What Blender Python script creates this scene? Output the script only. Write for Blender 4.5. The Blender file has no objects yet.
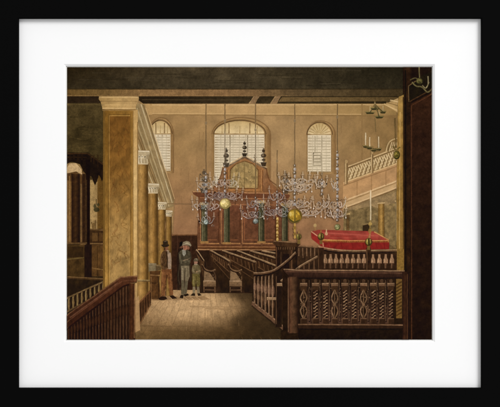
# A black picture frame with a white window mount round an old printed view of a hall.
# One photo pixel (500 x 407) is one millimetre.  The print is a flat sheet: every drawn
# thing on it is a patch of ink a few microns above the paper.
import bpy, bmesh, math, random
from mathutils import noise, Vector
random.seed(7)
C = bpy.context.scene.collection
MM = 0.001
CX, CY = 250.0, 203.5
CAMD = 1.30

# ------------------------------------------------------------------ camera, light
cam_d = bpy.data.cameras.new("camera"); cam = bpy.data.objects.new("camera", cam_d); C.objects.link(cam)
cam.location = (0, -CAMD, 0); cam.rotation_euler = (math.radians(90), 0, 0)
cam_d.sensor_width = 36; cam_d.lens = 36 * CAMD / 0.500
cam_d.clip_start = 0.05; cam_d.clip_end = 50
bpy.context.scene.camera = cam
W = bpy.data.worlds.new("World"); bpy.context.scene.world = W; W.use_nodes = True
bg = W.node_tree.nodes["Background"]; bg.inputs[0].default_value = (1, 1, 1, 1); bg.inputs[1].default_value = 0.74
def lamp(name, loc, size, power):
    l = bpy.data.lights.new(name, 'AREA'); l.shape = 'DISK'; l.size = size; l.energy = power
    o = bpy.data.objects.new(name, l); C.objects.link(o); o.location = loc
    o.rotation_euler = (Vector((0, 0, 0)) - Vector(loc)).to_track_quat('-Z', 'Y').to_euler()
lamp("studio_lamp", (3.6, -4.6, 3.8), 3.0, 365)
vs = bpy.context.scene.view_settings
vs.view_transform = 'Standard'; vs.look = 'None'; vs.exposure = 0; vs.gamma = 1; vs.use_curve_mapping = False

# ------------------------------------------------------------------ colours and materials
def s2l(v): return v / 12.92 if v <= 0.04045 else ((v + 0.055) / 1.055) ** 2.4
def hx(h):
    if not isinstance(h, str): return h
    h = h.lstrip('#'); return tuple(int(h[i:i + 2], 16) / 255 for i in (0, 2, 4))
GAIN = 0.83
SAT = 0.86
def lin(c):
    c = [(v - .42) * 1.17 + .412 for v in c]; c = [max(.035, c[0] * 1.025), max(.03, c[1] * .985), max(.025, c[2] * .96)]
    g = .3 * c[0] + .59 * c[1] + .11 * c[2]
    return [s2l(max(0, min(1, g + (v - g) * SAT))) * GAIN for v in c] + [1]
def mix(a, b, t):
    a, b = hx(a), hx(b); t = max(0, min(1, t)); return tuple(a[i] + (b[i] - a[i]) * t for i in range(3))
def vg(*st):      # vertical colour run: (y, colour), ...
    def f(x, y):
        for (a, ca), (b, cb) in zip(st, st[1:]):
            if y <= b: return mix(ca, cb, (y - a) / (b - a))
        return hx(st[-1][1])
    return f
def hg(*st):
    g = vg(*st); return lambda x, y: g(y, x)
def bl(x0, y0, x1, y1, a, b, c, d):
    return lambda x, y: mix(mix(a, b, (x - x0) / (x1 - x0)), mix(c, d, (x - x0) / (x1 - x0)), (y - y0) / (y1 - y0))
def mot(f, amp=0.10, sc=9.0, seed=0.0):        # uneven wash of the ink
    def g(x, y):
        c = hx(f(x, y) if callable(f) else f)
        n = noise.noise((x / sc, y / sc, seed)) + 0.5 * noise.noise((x / sc * 2.7, y / sc * 2.7, seed + 5))
        k = 1 + amp * n * 1.3
        return tuple(v * k for v in c)
    return g
def mat(name, col=None, rough=0.6, spec=0.2, attr=False, grain=(0, 0), stretch=(1, 1, 1), veins=0.0):
    m = bpy.data.materials.new(name); m.use_nodes = True; t = m.node_tree; b = t.nodes["Principled BSDF"]
    b.inputs["Roughness"].default_value = rough; b.inputs["Specular IOR Level"].default_value = spec
    if col: b.inputs["Base Color"].default_value = (*col, 1)
    if not attr and not grain[0]: return m
    tc = t.nodes.new("ShaderNodeTexCoord"); mp = t.nodes.new("ShaderNodeMapping"); mp.inputs["Scale"].default_value = stretch
    t.links.new(tc.outputs["Object"], mp.inputs[0])
    if attr:
        a = t.nodes.new("ShaderNodeAttribute"); a.attribute_name = "ink"; src = a.outputs["Color"]
    else:
        r = t.nodes.new("ShaderNodeRGB"); r.outputs[0].default_value = (*col, 1); src = r.outputs[0]
    tot = None
    for sc, amp in ((360, grain[0]), (1100, grain[1])):
        n = t.nodes.new("ShaderNodeTexNoise"); n.inputs["Scale"].default_value = sc; n.inputs["Detail"].default_value = 3
        t.links.new(mp.outputs[0], n.inputs["Vector"])
        q = t.nodes.new("ShaderNodeMath"); q.operation = 'MULTIPLY_ADD'; q.inputs[1].default_value = amp * 2; q.inputs[2].default_value = (1.0 if tot is None else 0) - amp
        t.links.new(n.outputs["Fac"], q.inputs[0])
        if tot is None: tot = q.outputs[0]
        else:
            s = t.nodes.new("ShaderNodeMath"); s.operation = 'ADD'; t.links.new(tot, s.inputs[0]); t.links.new(q.outputs[0], s.inputs[1]); tot = s.outputs[0]
    if veins:
        n = t.nodes.new("ShaderNodeTexNoise"); n.inputs["Scale"].default_value = 150; n.inputs["Detail"].default_value = 5; n.inputs["Distortion"].default_value = 1.2
        t.links.new(mp.outputs[0], n.inputs["Vector"])
        r = t.nodes.new("ShaderNodeMapRange"); r.inputs[1].default_value = 0.36; r.inputs[2].default_value = 0.5; r.inputs[3].default_value = 1 - veins; r.inputs[4].default_value = 1.04
        t.links.new(n.outputs["Fac"], r.inputs[0])
        s = t.nodes.new("ShaderNodeMath"); s.operation = 'MULTIPLY'; t.links.new(tot, s.inputs[0]); t.links.new(r.outputs[0], s.inputs[1]); tot = s.outputs[0]
    v = t.nodes.new("ShaderNodeVectorMath"); v.operation = 'SCALE'; t.links.new(src, v.inputs[0]); t.links.new(tot, v.inputs["Scale"])
    t.links.new(v.outputs[0], b.inputs["Base Color"])
    return m
INK = mat("ink_wash", attr=True, rough=0.85, spec=0.05, grain=(0.52, 0.46))
INK_SOFT = mat("ink_light_wash", attr=True, rough=0.85, spec=0.05, grain=(0.20, 0.22))
INK_WOOD = mat("ink_wood_tone", attr=True, rough=0.85, spec=0.05, grain=(0.6, 0.5), stretch=(1, 1, 0.45))
INK_FLOOR = mat("ink_floor_tone", attr=True, rough=0.85, spec=0.05, grain=(0.35, 0.38), stretch=(0.6, 1, 0.9))
INK_MARBLE = mat("ink_marble_tone", attr=True, rough=0.85, spec=0.05, grain=(0.25, 0.30), stretch=(1.1, 1, 0.5), veins=0.16)
INK_DARK = mat("ink_dark_tone", attr=True, rough=0.85, spec=0.03, grain=(0.6, 0.55))
BLACK = mat("black_satin_wood", (0.0022, 0.0022, 0.0022), 0.6, 0.012)
MOUNT = mat("white_mount_board", (0.80, 0.80, 0.80), 0.9, 0.0, grain=(0.006, 0.006))
CORE = mat("mount_board_core", (0.76, 0.76, 0.76), 0.9, 0.0, grain=(0.006, 0.008))
PAPER = mat("print_paper", (0.72, 0.71, 0.68), 0.9, 0.0, grain=(0.01, 0.01))
WALLM = mat("wall_paint", (0.6, 0.6, 0.58), 0.8, 0.1, grain=(0.02, 0.01))

# ------------------------------------------------------------------ drawing
HM = [[0] * 420 for _ in range(512)]      # how many ink layers lie on each square millimetre
CM = [[hx('#6b5231')] * 420 for _ in range(512)]   # colour already lying on each square millimetre
def under(x, y):
    x = min(max(x - .5, 0), 510); y = min(max(y - .5, 0), 418); i, j = int(x), int(y); u, v = x - i, y - j
    a, b, c, d = CM[i][j], CM[i + 1][j], CM[i][j + 1], CM[i + 1][j + 1]
    return tuple((a[k] * (1 - u) + b[k] * u) * (1 - v) + (c[k] * (1 - u) + d[k] * u) * v for k in range(3))
def stain(pts, f):
    n = len(pts); y0 = int(min(p[1] for p in pts)); y1 = int(max(p[1] for p in pts)) + 1
    for j in range(max(0, y0), min(419, y1)):
        yc = j + .5; xs = []
        for k in range(n):
            (ax, ay), (bx, by) = pts[k], pts[(k + 1) % n]
            if (ay <= yc) != (by <= yc): xs.append(ax + (bx - ax) * (yc - ay) / (by - ay))
        xs.sort()
        for a, b in zip(xs[::2], xs[1::2]):
            for i in range(max(0, int(a + .5)), min(511, int(b + .5))): CM[i][j] = hx(f(i + .5, yc))
STEP = 4e-6
FE = 0.5      # the ink bleeds this far into the paper
def lay(cells):
    m = 1 + max((HM[i][j] for i, j in cells), default=0)
    for i, j in cells: HM[i][j] = m
    return m
def cl(x, a, b): return int(max(a, min(b, x)))
def box_cells(pts, pad=1):
    xs = [p[0] for p in pts]; ys = [p[1] for p in pts]
    return [(i, j) for i in range(cl(min(xs) - pad, 0, 511), cl(max(xs) + pad, 0, 511) + 1) for j in range(cl(min(ys) - pad, 0, 419), cl(max(ys) + pad, 0, 419) + 1)]
X0, X1, Y0, Y1 = 66.2, 432.4, 66.2, 340.2     # the printed area
def wob(p, a):
    return (p[0] + a * noise.noise((p[0] * .35, p[1] * .35, 1.7)), p[1] + a * noise.noise((p[0] * .35, p[1] * .35, 9.1)))
class Pen:
    def __init__(s): s.bm = bmesh.new(); s.col = s.bm.verts.layers.float_color.new("ink")
    def _v(s, x, y, z, c):
        x = min(max(x, X0), X1); y = min(max(y, Y0), Y1)
        v = s.bm.verts.new(((x - CX) * MM, -z * STEP, (CY - y) * MM)); v[s.col] = lin(c); return v
    def poly(s, pts, col, g=None, w=0.25, op=0.93, fe=None):
        f0 = col if callable(col) else (lambda x, y: hx(col))
        pts = [wob(p, w) for p in pts]; fe = FE if fe is None else fe
        if w == 0: f = f0
        else: f = lambda x, y: mix(under(x, y), f0(x, y), op)
        z = lay(box_cells(pts)); n = len(pts)
        area = sum(pts[k][0] * pts[(k + 1) % n][1] - pts[(k + 1) % n][0] * pts[k][1] for k in range(n)) / 2
        if w and fe and abs(area) > .05:
            sg = 1 if area > 0 else -1; rim = []
            for k in range(n):
                a, b, c = pts[k - 1], pts[k], pts[(k + 1) % n]
                d1 = (b[0] - a[0], b[1] - a[1]); d2 = (c[0] - b[0], c[1] - b[1]); l1 = math.hypot(*d1) or 1; l2 = math.hypot(*d2) or 1
                nx = sg * (d1[1] / l1 + d2[1] / l2); ny = -sg * (d1[0] / l1 + d2[0] / l2); l = math.hypot(nx, ny) or 1
                m = min(2.0, 2 / max(l, .5)); rim.append((b[0] + nx / l * fe * m / 1.2, b[1] + ny / l * fe * m / 1.2))
            for k in range(n):
                e = (k + 1) % n; L = math.hypot(pts[e][0] - pts[k][0], pts[e][1] - pts[k][1]); m = max(1, int(L / 3)); prev = None
                for i in range(m + 1):
                    a = lerp(pts[k], pts[e], i / m); b = lerp(rim[k], rim[e], i / m)
                    v1 = s._v(a[0], a[1], z - .3, f(*a)); v2 = s._v(b[0], b[1], z - .3, under(*b))
                    if prev:
                        try: s.bm.faces.new((prev[0], v1, v2, prev[1]))
                        except ValueError: pass
                    prev = (v1, v2)
        b = bmesh.new(); vs = [b.verts.new((p[0], p[1], 0)) for p in pts]
        try: fc = b.faces.new(vs)
        except ValueError: return s
        if g:
            xs = [p[0] for p in pts]; ys = [p[1] for p in pts]
            x = min(xs) + g
            while x < max(xs): bmesh.ops.bisect_plane(b, geom=b.verts[:] + b.edges[:] + b.faces[:], plane_co=(x, 0, 0), plane_no=(1, 0, 0)); x += g
            y = min(ys) + g
            while y < max(ys): bmesh.ops.bisect_plane(b, geom=b.verts[:] + b.edges[:] + b.faces[:], plane_co=(0, y, 0), plane_no=(0, 1, 0)); y += g
        bmesh.ops.triangulate(b, faces=b.faces[:])
        mp = {v: s._v(v.co.x, v.co.y, z, hx(f(v.co.x, v.co.y))) for v in b.verts}
        for fc in b.faces:
            try: s.bm.faces.new([mp[v] for v in fc.verts])
            except ValueError: pass
        b.free()
        if abs(area) > 3: stain(pts, f)
        return s
    def rect(s, x0, y0, x1, y1, col, g=None, w=0.15, op=0.93): return s.poly([(x0, y0), (x1, y0), (x1, y1), (x0, y1)], col, g, w, op)
    def ell(s, cx, cy, rx, ry, col, n=14, g=None, op=0.72): return s.poly([(cx + rx * math.cos(6.2832 * k / n), cy + ry * math.sin(6.2832 * k / n)) for k in range(n)], col, g, 0.25, op, min(.5, rx * .5))
    def ball(s, cx, cy, r, dark, midc, light, ry=None):
        ry = ry or r
        s.ell(cx, cy, r, ry, dark, op=.9); s.ell(cx - r * .08, cy - ry * .10, r * .76, ry * .76, mot(midc, .35, 2.2, cx), 14, .9, .85); s.ell(cx - r * .25, cy - ry * .3, r * .34, ry * .3, light, 10, None, .5)
        for _ in range(int(r * 3)): a = random.random() * 6.28; k = r * .7 * random.random(); s.line([(cx + k * math.cos(a), cy + k * math.sin(a)), (cx + k * math.cos(a) + random.uniform(-1, 1), cy + k * math.sin(a) + random.uniform(-1, 1))], .4, random.choice([dark, light, midc]), op=.5)
        return s
    def line(s, pts, w, col, w2=None, smooth=False, wb=0.3, op=0.74):
        if smooth: pts = spline(pts)
        q = []
        for a, b in zip(pts, pts[1:]):
            n = max(1, int(math.hypot(b[0] - a[0], b[1] - a[1]) / 4))
            q += [(a[0] + (b[0] - a[0]) * k / n, a[1] + (b[1] - a[1]) * k / n) for k in range(n)]
        q.append(pts[-1]); q = [wob(p, wb) for p in q]
        cells = set()
        for a, b in zip(q, q[1:]):
            for k in range(5):
                x = a[0] + (b[0] - a[0]) * k / 4; y = a[1] + (b[1] - a[1]) * k / 4; r = w / 2 + .6
                for i in range(cl(x - r, 0, 511), cl(x + r, 0, 511) + 1):
                    for j in range(cl(y - r, 0, 419), cl(y + r, 0, 419) + 1): cells.add((i, j))
        z = lay(cells); f = col if callable(col) else (lambda x, y: hx(col)); prev = None
        for k, p in enumerate(q):
            a = q[max(0, k - 1)]; b = q[min(len(q) - 1, k + 1)]
            dx, dy = b[0] - a[0], b[1] - a[1]; d = math.hypot(dx, dy) or 1
            ww = (w + ((w if w2 is None else w2) - w) * k / (len(q) - 1)) / 2 * (1 + .25 * noise.noise((p[0], p[1], 3)))
            c = hx(f(p[0], p[1]))
            c = mix(under(*p), c, op * (.9 + .35 * noise.noise((p[0] * .5, p[1] * .5, 7)))); row = []
            for t in (-(ww + .38), -ww * .55, ww * .55, ww + .38):
                x, y = p[0] - dy / d * t, p[1] + dx / d * t
                row.append(s._v(x, y, z, c if abs(t) < ww else under(x, y)))
            if prev:
                for i in range(3):
                    try: s.bm.faces.new((prev[i], row[i], row[i + 1], prev[i + 1]))
                    except ValueError: pass
            prev = row
        if w >= 1.5:
            for p in q:
                i, j = int(p[0]), int(p[1])
                if 0 <= i < 511 and 0 <= j < 419: CM[i][j] = mix(CM[i][j], f(p[0], p[1]), op)
        return s
    def dots(s, cx, cy, rx, ry, n, cols, r=0.45):
        for _ in range(n):
            a = random.random() * 6.283; k = math.sqrt(random.random())
            s.ell(cx + rx * k * math.cos(a), cy + ry * k * math.sin(a), r * random.uniform(.6, 1.3), r * random.uniform(.6, 1.3), random.choice(cols), 6, None, .55)
        return s
    def hatch(s, x0, y0, x1, y1, n, cols, op=.45, L=3.0, w=.5):
        for _ in range(n):
            x = random.uniform(x0, x1); y = random.uniform(y0, max(y0, y1 - L)); s.line([(x, y), (x + random.uniform(-.6, .6), y + L * random.uniform(.5, 1))], w, random.choice(cols), op=op)
        return s
    def end(s, name, parent, m=None, label=None):
        bmesh.ops.recalc_face_normals(s.bm, faces=s.bm.faces[:])
        for f in s.bm.faces:
            if f.normal.y > 0: f.normal_flip()
        me = bpy.data.meshes.new(name); s.bm.to_mesh(me); s.bm.free(); me.materials.append(m or INK)
        o = bpy.data.objects.new(name, me); C.objects.link(o); o.parent = parent
        if label: o['label'] = label
        return o
def spline(p, n=5):
    out = []; P = [p[0]] + list(p) + [p[-1]]
    for k in range(1, len(P) - 2):
        a, b, c, d = P[k - 1:k + 3]
        for i in range(n):
            t = i / n
            out.append(tuple(.5 * (2 * b[j] + (c[j] - a[j]) * t + (2 * a[j] - 5 * b[j] + 4 * c[j] - d[j]) * t * t + (3 * b[j] - a[j] - 3 * c[j] + d[j]) * t ** 3) for j in (0, 1)))
    out.append(tuple(p[-1])); return out
def ar(cx, cy, rx, ry, a0, a1, n=16):
    return [(cx + rx * math.cos(math.radians(a0 + (a1 - a0) * k / n)), cy - ry * math.sin(math.radians(a0 + (a1 - a0) * k / n))) for k in range(n + 1)]
def lerp(a, b, t): return (a[0] + (b[0] - a[0]) * t, a[1] + (b[1] - a[1]) * t)

def mesh_obj(name, verts, faces, m, parent=None):
    me = bpy.data.meshes.new(name); me.from_pydata(verts, [], faces); bm = bmesh.new(); bm.from_mesh(me)
    bmesh.ops.recalc_face_normals(bm, faces=bm.faces[:]); bm.to_mesh(me); bm.free()
    me.materials.append(m); o = bpy.data.objects.new(name, me); C.objects.link(o); o.parent = parent; return o
def thing(name, label, cat, loc):
    o = bpy.data.objects.new(name, None); C.objects.link(o); o.location = loc; o.empty_display_size = .02
    o['label'] = label; o['category'] = cat; return o
def at_depth(px, py, h):     # true place of an edge that lies h in front of the paper
    k = (CAMD - h) / CAMD; return ((px - CX) * MM * k, (CY - py) * MM * k)

# ------------------------------------------------------------------ wall, frame, mount
wl = mesh_obj("wall", [(-1.5, .0285, -1.2), (1.5, .0285, -1.2), (1.5, .0285, 1.2), (-1.5, .0285, 1.2), (-1.5, .08, -1.2), (1.5, .08, -1.2), (1.5, .08, 1.2), (-1.5, .08, 1.2)],
              [(0, 1, 2, 3), (7, 6, 5, 4), (0, 4, 5, 1), (1, 5, 6, 2), (2, 6, 7, 3), (3, 7, 4, 0)], WALLM)
wl['kind'] = 'structure'

base = thing("picture_frame", "plain satin black wooden picture frame with mitred corners round the white mount", "picture frame", (0, 0, 0))
HF = 0.0075          # the frame stands this far in front of the mount
li, ti = at_depth(18.3, 18.2, HF); ri, bi = at_depth(481.6, 388.3, HF)
lo, to = at_depth(-1.5, -1.5, HF); ro, bo = at_depth(501.5, 408.5, HF)
# section: (0 = outer edge .. 1 = inner edge, y)
sec = [(0.0, .028), (0.0, -HF + .001), (0.03, -HF), (0.965, -HF), (1.0, -HF + .0009), (1.0, -.0023), (0.72, -.0021), (0.72, .028)]
cor = {'tl': ((lo, to), (li, ti)), 'tr': ((ro, to), (ri, ti)), 'br': ((ro, bo), (ri, bi)), 'bl': ((lo, bo), (li, bi))}
for a, b in (('tl', 'tr'), ('tr', 'br'), ('br', 'bl'), ('bl', 'tl')):
    V = []
    for c in (a, b):
        (ox, oz), (ix, iz) = cor[c]
        V += [(ox + (ix - ox) * t, y, oz + (iz - oz) * t) for t, y in sec]
    n = len(sec); F = [(k, (k + 1) % n, n + (k + 1) % n, n + k) for k in range(n)] + [tuple(range(n)), tuple(range(2 * n - 1, n - 1, -1))]
    mesh_obj("rail", V, F, BLACK, base)
bb = mesh_obj("backboard", [(x, y, z) for y in (.004, .0075) for x, z in ((-.24, -.193), (.24, -.193), (.24, .193), (-.24, .193))],
              [(0, 1, 2, 3), (7, 6, 5, 4), (0, 4, 5, 1), (1, 5, 6, 2), (2, 6, 7, 3), (3, 7, 4, 0)], mat("brown_backing_board", (.25, .17, .1), .8, .1), base)

mt = thing("window_mount", "white window mount board between black frame and brown print", "mount", (0, -.002, 0))
def ring(o, i, yo, yi):
    V = [(x, yo, z) for x, z in o] + [(x, yi, z) for x, z in i]
    return V, [(k, (k + 1) % 4, 4 + (k + 1) % 4, 4 + k) for k in range(4)]
def rc(l, t, r, b, h=0.0):
    l, t = at_depth(l, t, h); r, b = at_depth(r, b, h); return [(l, t), (r, t), (r, b), (l, b)]
O = [(-.241, .194), (.241, .194), (.241, -.194), (-.241, -.194)]
I = rc(63.9, 64.0, 434.9, 342.4, .002)
I2 = rc(66.0, 66.0, 432.7, 340.5, .0009)
V, F = ring(O, I, 0, 0); V += [(x, .0017, z) for x, z in O]; F += [(k, 8 + k, 8 + (k + 1) % 4, (k + 1) % 4) for k in range(4)]
o = mesh_obj("mount_face", V, F, MOUNT, mt)
V, F = ring(I, I2, 0, .0011)
o = mesh_obj("bevel", V, F, CORE, mt); o['label'] = 'greyish bevelled cut edge of the window opening'

# ------------------------------------------------------------------ the print
pr = thing("art_print", "sepia and brown printed view of a galleried hall with brass chandeliers", "print", (0, 0, 0))
paper = mesh_obj("paper", [(x, y, z) for y in (0, .0004) for x, z in ((-.192, -.145), (.192, -.145), (.192, .145), (-.192, .145))],
                 [(0, 1, 2, 3), (7, 6, 5, 4), (0, 4, 5, 1), (1, 5, 6, 2), (2, 6, 7, 3), (3, 7, 4, 0)], PAPER, pr)
PX0, PX1, PY0, PY1 = 67.0, 431.8, 67.0, 339.6
X0, X1, Y0, Y1 = PX0, PX1, PY0, PY1

# --- back wall of the hall
p = Pen()
wallc = lambda x, y: mix(mix(mix('#92754a', '#997c52', (x - 140) / 120) if x < 260 else mix('#997c52', '#82683f', (x - 260) / 140), '#8d6748', (y - 150) / 100), '#aa8d62', .5 * math.exp(-((x - 292) / 60) ** 2 - ((y - 150) / 45) ** 2))
p.rect(66, 102, 405, 252, mot(wallc, .09, 14), 4, 0)
p.rect(140, 103.5, 396, 114.5, mot(hg((140, '#a98a59'), (260, '#ae8f5f'), (396, '#8d7345')), .06, 10, 3), 4)
p.line([(150, 103.6), (396, 103.2)], 1.1, '#8a6f48'); p.line([(152, 104.9), (396, 104.6)], .7, '#c2a676')
p.line([(152, 114.6), (362, 115.6), (396, 117)], .9, '#7f643c'); p.line([(152, 113.5), (362, 114.3)], .5, '#bd9f6d')
p.line([(362, 104), (362, 200)], .6, '#7d633d')
for k in range(26):
    x = random.uniform(175, 345); y = random.uniform(118, 235); p.line([(x, y), (x + random.uniform(-1, 1), y + random.uniform(6, 18))], .5, mix(wallc(x, y), '#5b4025', .22))
p.end("back_wall", pr, INK_SOFT, "tan plastered back wall of the hall")

# --- ceiling and beam
p = Pen()
ceil = lambda x, y: mix(mix('#2f2616', '#4b4230', (x - 67) / 110) if x < 177 else mix('#4b4230', '#2b271b', (x - 240) / 150), '#40392a', (y - 67) / 40)
p.rect(66, 66, 407, 89.5, mot(ceil, .16, 12, 2), 3, 0)
for k in range(34):
    x = random.uniform(70, 380); y = random.uniform(69, 87); p.line([(x, y), (x + random.uniform(10, 40), y + random.uniform(-.6, .6))], .6, mix(ceil(x, y), random.choice(['#1d190f', '#575040']), .35))
p.end("ceiling", pr, INK_DARK, "dark olive brown ceiling")
p = Pen()
p.rect(66, 89, 405, 96.5, mot(hg((66, '#604b28'), (100, '#6d5732'), (150, '#876a44'), (235, '#806442'), (300, '#5c4d35'), (405, '#413723')), .12, 8, 4), 3)
p.line([(66, 89), (405, 89)], .8, '#332a19'); p.line([(66, 95.9), (290, 96.1)], .6, '#93754b')
p.rect(66, 96.4, 405, 103.4, mot(hg((66, '#30251a'), (150, '#2c2419'), (240, '#3b3222'), (405, '#2e2718')), .15, 7, 5), 3)
p.poly([(282, 97.4), (404, 97.2), (404, 101), (279, 101.4)], mot(hg((280, '#715c3a'), (404, '#5a4a2d')), .1, 7), 4)
p.line([(142, 99.6), (250, 99.9)], .6, '#52452f')
for x in (251, 272.5): p.poly([(x + 3, 96.3), (x + 8.2, 96.3), (x + 4, 103.2), (x - 1.6, 103.2)], '#83694a'); p.line([(x + 3, 96.3), (x - 1.6, 103.2)], .5, '#a98c60')
p.end("beam", pr, INK_DARK, "dark cross beam with a paler brown face under the ceiling")

# --- windows
def window(x0, x1, ytop, spring, ybot, reveal, label, nb, rows, fan):
    cx = (x0 + x1) / 2; rx = (x1 - x0) / 2
    p = Pen()
    # reveal shading of the opening
    rl, rr, rt = reveal
    p.poly(ar(cx + (rr - rl) / 2, spring, rx + (rl + rr) / 2, spring - ytop + rt, 180, 0) + [(x1 + rr, ybot + 2), (x0 - rl, ybot + 2)], mot(hg((x0 - rl, '#8f7146'), (x1, '#a18253'), (x1 + rr, '#7a5d37')), .08, 8), 4)
    p.line(ar(cx + (rr - rl) / 2, spring, rx + (rl + rr) / 2, spring - ytop + rt, 180, 0) + [(x1 + rr, ybot + 2)], 1.0, '#735735')
    p.line([(x0 - rl, spring), (x0 - rl, ybot)], .6, '#8a6c42')
    p.line(ar(cx + .5, spring, rx + 1.2, spring - ytop + 1.2, 180, 0), 1.7, '#4e3b24', .9)
    p.line([(x1 + .6, spring), (x1 + .6, ybot)], .8, '#6f5534'); p.line([(x0 - .6, spring), (x0 - .6, ybot)], .7, '#77603d')
    o = p.end("window", pr, INK_SOFT, label)
    q = Pen()
    q.poly(ar(cx, spring, rx, spring - ytop, 180, 0), mot(vg((ytop, '#b39b68'), (spring, '#ccb98c')), .08, 6), 3)
    if fan:
        for a in range(1, fan): q.line([(cx, spring), (cx + rx * .97 * math.cos(math.pi * a / fan), spring - (spring - ytop) * .97 * math.sin(math.pi * a / fan))], .35, '#8f7544')
        q.line(ar(cx, spring, rx * .35, (spring - ytop) * .35, 180, 0), .4, '#94794a')
    else:
        for t in (-.42, .42): q.line([(cx + rx * t, spring), (cx + rx * t, spring - (spring - ytop) * .88)], .8, '#6b5230')
        for t in (-.7, .02, .72): q.line([(cx + rx * t, spring), (cx + rx * t, spring - (spring - ytop) * .66)], .35, '#98804f')
    q.line([(x0 - .3, spring), (x1 + .3, spring + .2)], 1.2, '#7a6038')
    q.end("fanlight", o, INK_SOFT)
    q = Pen()
    q.rect(x0, spring + .6, x1, ybot, mot(vg((spring, '#c6bb9f'), (ybot, '#cbc1a6')), .05, 6), 4, .1)
    for k in range(1, nb): q.line([(x0 + (x1 - x0) * k / nb, spring + .8), (x0 + (x1 - x0) * k / nb, ybot)], .3, '#9d9478', op=.6)
    for k in range(1, rows): y = spring + .6 + (ybot - spring) * k / rows; q.line([(x0 + .3, y), (x1 - .3, y + .1)], .32, '#7d7256', op=.6)
    q.line([(x0, ybot), (x1, ybot)], .7, '#7c6643')
    return o, q, cx, rx
o, q, cx, rx = window(150, 170.3, 121.2, 134, 171, (1.5, 3.2, 3.6), "narrow arched window beside the colonnade", 5, 14, 0)
q.end("glazing", o, INK_SOFT)
o, q, cx, rx = window(214.6, 264.2, 121.4, 134.2, 192, (2.6, 6.2, 4.0), "wide arched window above the panelled ark", 8, 23, 0)
q.line([(230, 135), (230, 190)], .7, '#6f634a'); q.line([(247.6, 135), (247.6, 160)], .7, '#6f634a')
q.end("glazing", o, INK_SOFT)
o, q, cx, rx = window(307.9, 330.8, 123.3, 134.6, 171.8, (1.2, 4.6, 2.6), "arched window with radiating fanlight over the chandeliers", 5, 13, 10)
q.line([(313.3, 152.5), (321, 152.5), (321, 165.5), (313.3, 165.5), (313.3, 152.5)], .7, '#5c5138')
for y in (155.5, 159, 162): q.line([(313.5, y), (321, y)], .6, '#5c5138')
q.line([(321.8, 136), (321.8, 171)], .6, '#80755a'); q.line([(315, 136), (315, 152)], .45, '#80755a')
q.end("glazing", o, INK_SOFT)

# --- ark / panelled reredos
ark = Pen()
red = lambda x, y: mix(mix('#6f492f', '#765036', (x - 200) / 45), '#67452d', (y - 195) / 60)
ark.poly([(199, 194), (288, 195), (289, 251), (197, 250.5)], mot(red, .16, 7), 3)
ark.poly([(200, 193.5), (208, 190.5), (215, 186), (219.6, 178), (222.4, 167), (266.6, 167), (269, 177), (273, 184.5), (280, 190.5), (287, 194.5)], mot(vg((165, '#876340'), (195, '#7b5233')), .12, 6), 3)
ark.poly([(192.6, 191.5), (207, 191.8), (288, 193.6), (290, 196), (288, 198.6), (206, 197.4), (199, 197.4), (193.4, 194)], '#66402a')
ark.line([(193, 191.6), (206, 191.8), (289, 193.8)], .7, '#b88b5c'); ark.line([(200, 197.6), (288, 199)], .5, '#a8744b')
ark.line([(199, 204), (287, 205)], .4, '#a56f47')
ao = ark.end("ark", pr, INK, "reddish brown panelled ark with gabled top under the wide window")
p = Pen()
p.poly([(225.5, 168), (244.6, 157.2), (263.6, 168), (262.6, 192), (226.4, 191.5)], mot('#8c6239', .1, 5), 4)
p.poly([(230, 170), (236, 164), (244.6, 161), (253, 164), (258.4, 170), (258, 188.6), (230.4, 188.4)], mot(vg((160, '#8d7a4e'), (189, '#9a8353')), .22, 4, 6), 2)
p.line([(230, 170), (236, 164), (244.6, 161), (253, 164), (258.4, 170), (258, 188.6), (230.4, 188.4), (230, 170)], .8, '#5d3f22')
p.line([(229, 188), (229, 170)], .6, '#b48a4e'); p.line([(228.6, 189.9), (260, 190.2)], .8, '#b47d47')
p.line([(223.2, 168.6), (244.6, 156.8), (266.6, 168.8)], 2.0, '#4e3823'); p.line([(223, 167.4), (244.6, 155.4), (267, 167.6)], .7, '#b89968')
for x in (226.8, 262.2): p.line([(x, 170), (x, 191)], 1.3, '#6c4426'); p.line([(x - .7, 170), (x - .7, 191)], .4, '#b58452')
p.line([(222.6, 168.6), (219.6, 178.6), (214, 186.6), (206, 191)], 1.0, '#5d3c22', smooth=True); p.hatch(201, 199, 288, 246, 60, ['#4c2c1a', '#93603e', '#5a3520'], .3, 6)
p.line([(266.6, 169), (269, 179), (276, 185), (284, 193)], 1.0, '#5d3c22', smooth=True)
p.line([(244.4, 163), (244.4, 188)], .5, '#6b5a35')
for x, y in ((236, 174), (250, 172), (239, 182), (252, 182), (246, 178)): p.dots(x, y, 2.6, 3, 7, ['#b8a26a', '#6a5a36', '#5e5232'], .5)
p.end("gable", ao, INK)
for x0, x1, ya in ((200.6, 219, 206), (221.4, 240.2, 206), (242.4, 260.8, 206), (262.8, 275.4, 207), (276.6, 286.6, 207)):
    p = Pen(); p.rect(x0, ya, x1, 243, mot(vg((206, '#6c4530'), (243, '#5f3f2a')), .16, 5, x0), 3)
    p.line([(x0, ya), (x0, 243)], .55, '#b17c4e'); p.line([(x1, ya), (x1, 243)], .6, '#4a2917')
    p.line([(x0, 243.4), (x1, 243.6)], .8, '#b9864f'); p.line([(x0, 245.2), (x1, 245.3)], .6, '#4e2c19')
    p.line([(x0 + 2, ya + 12), (x0 + 2, 240), (x1 - 2, 240)], .4, '#9c633c')
    p.end("panel", ao, INK)
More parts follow.
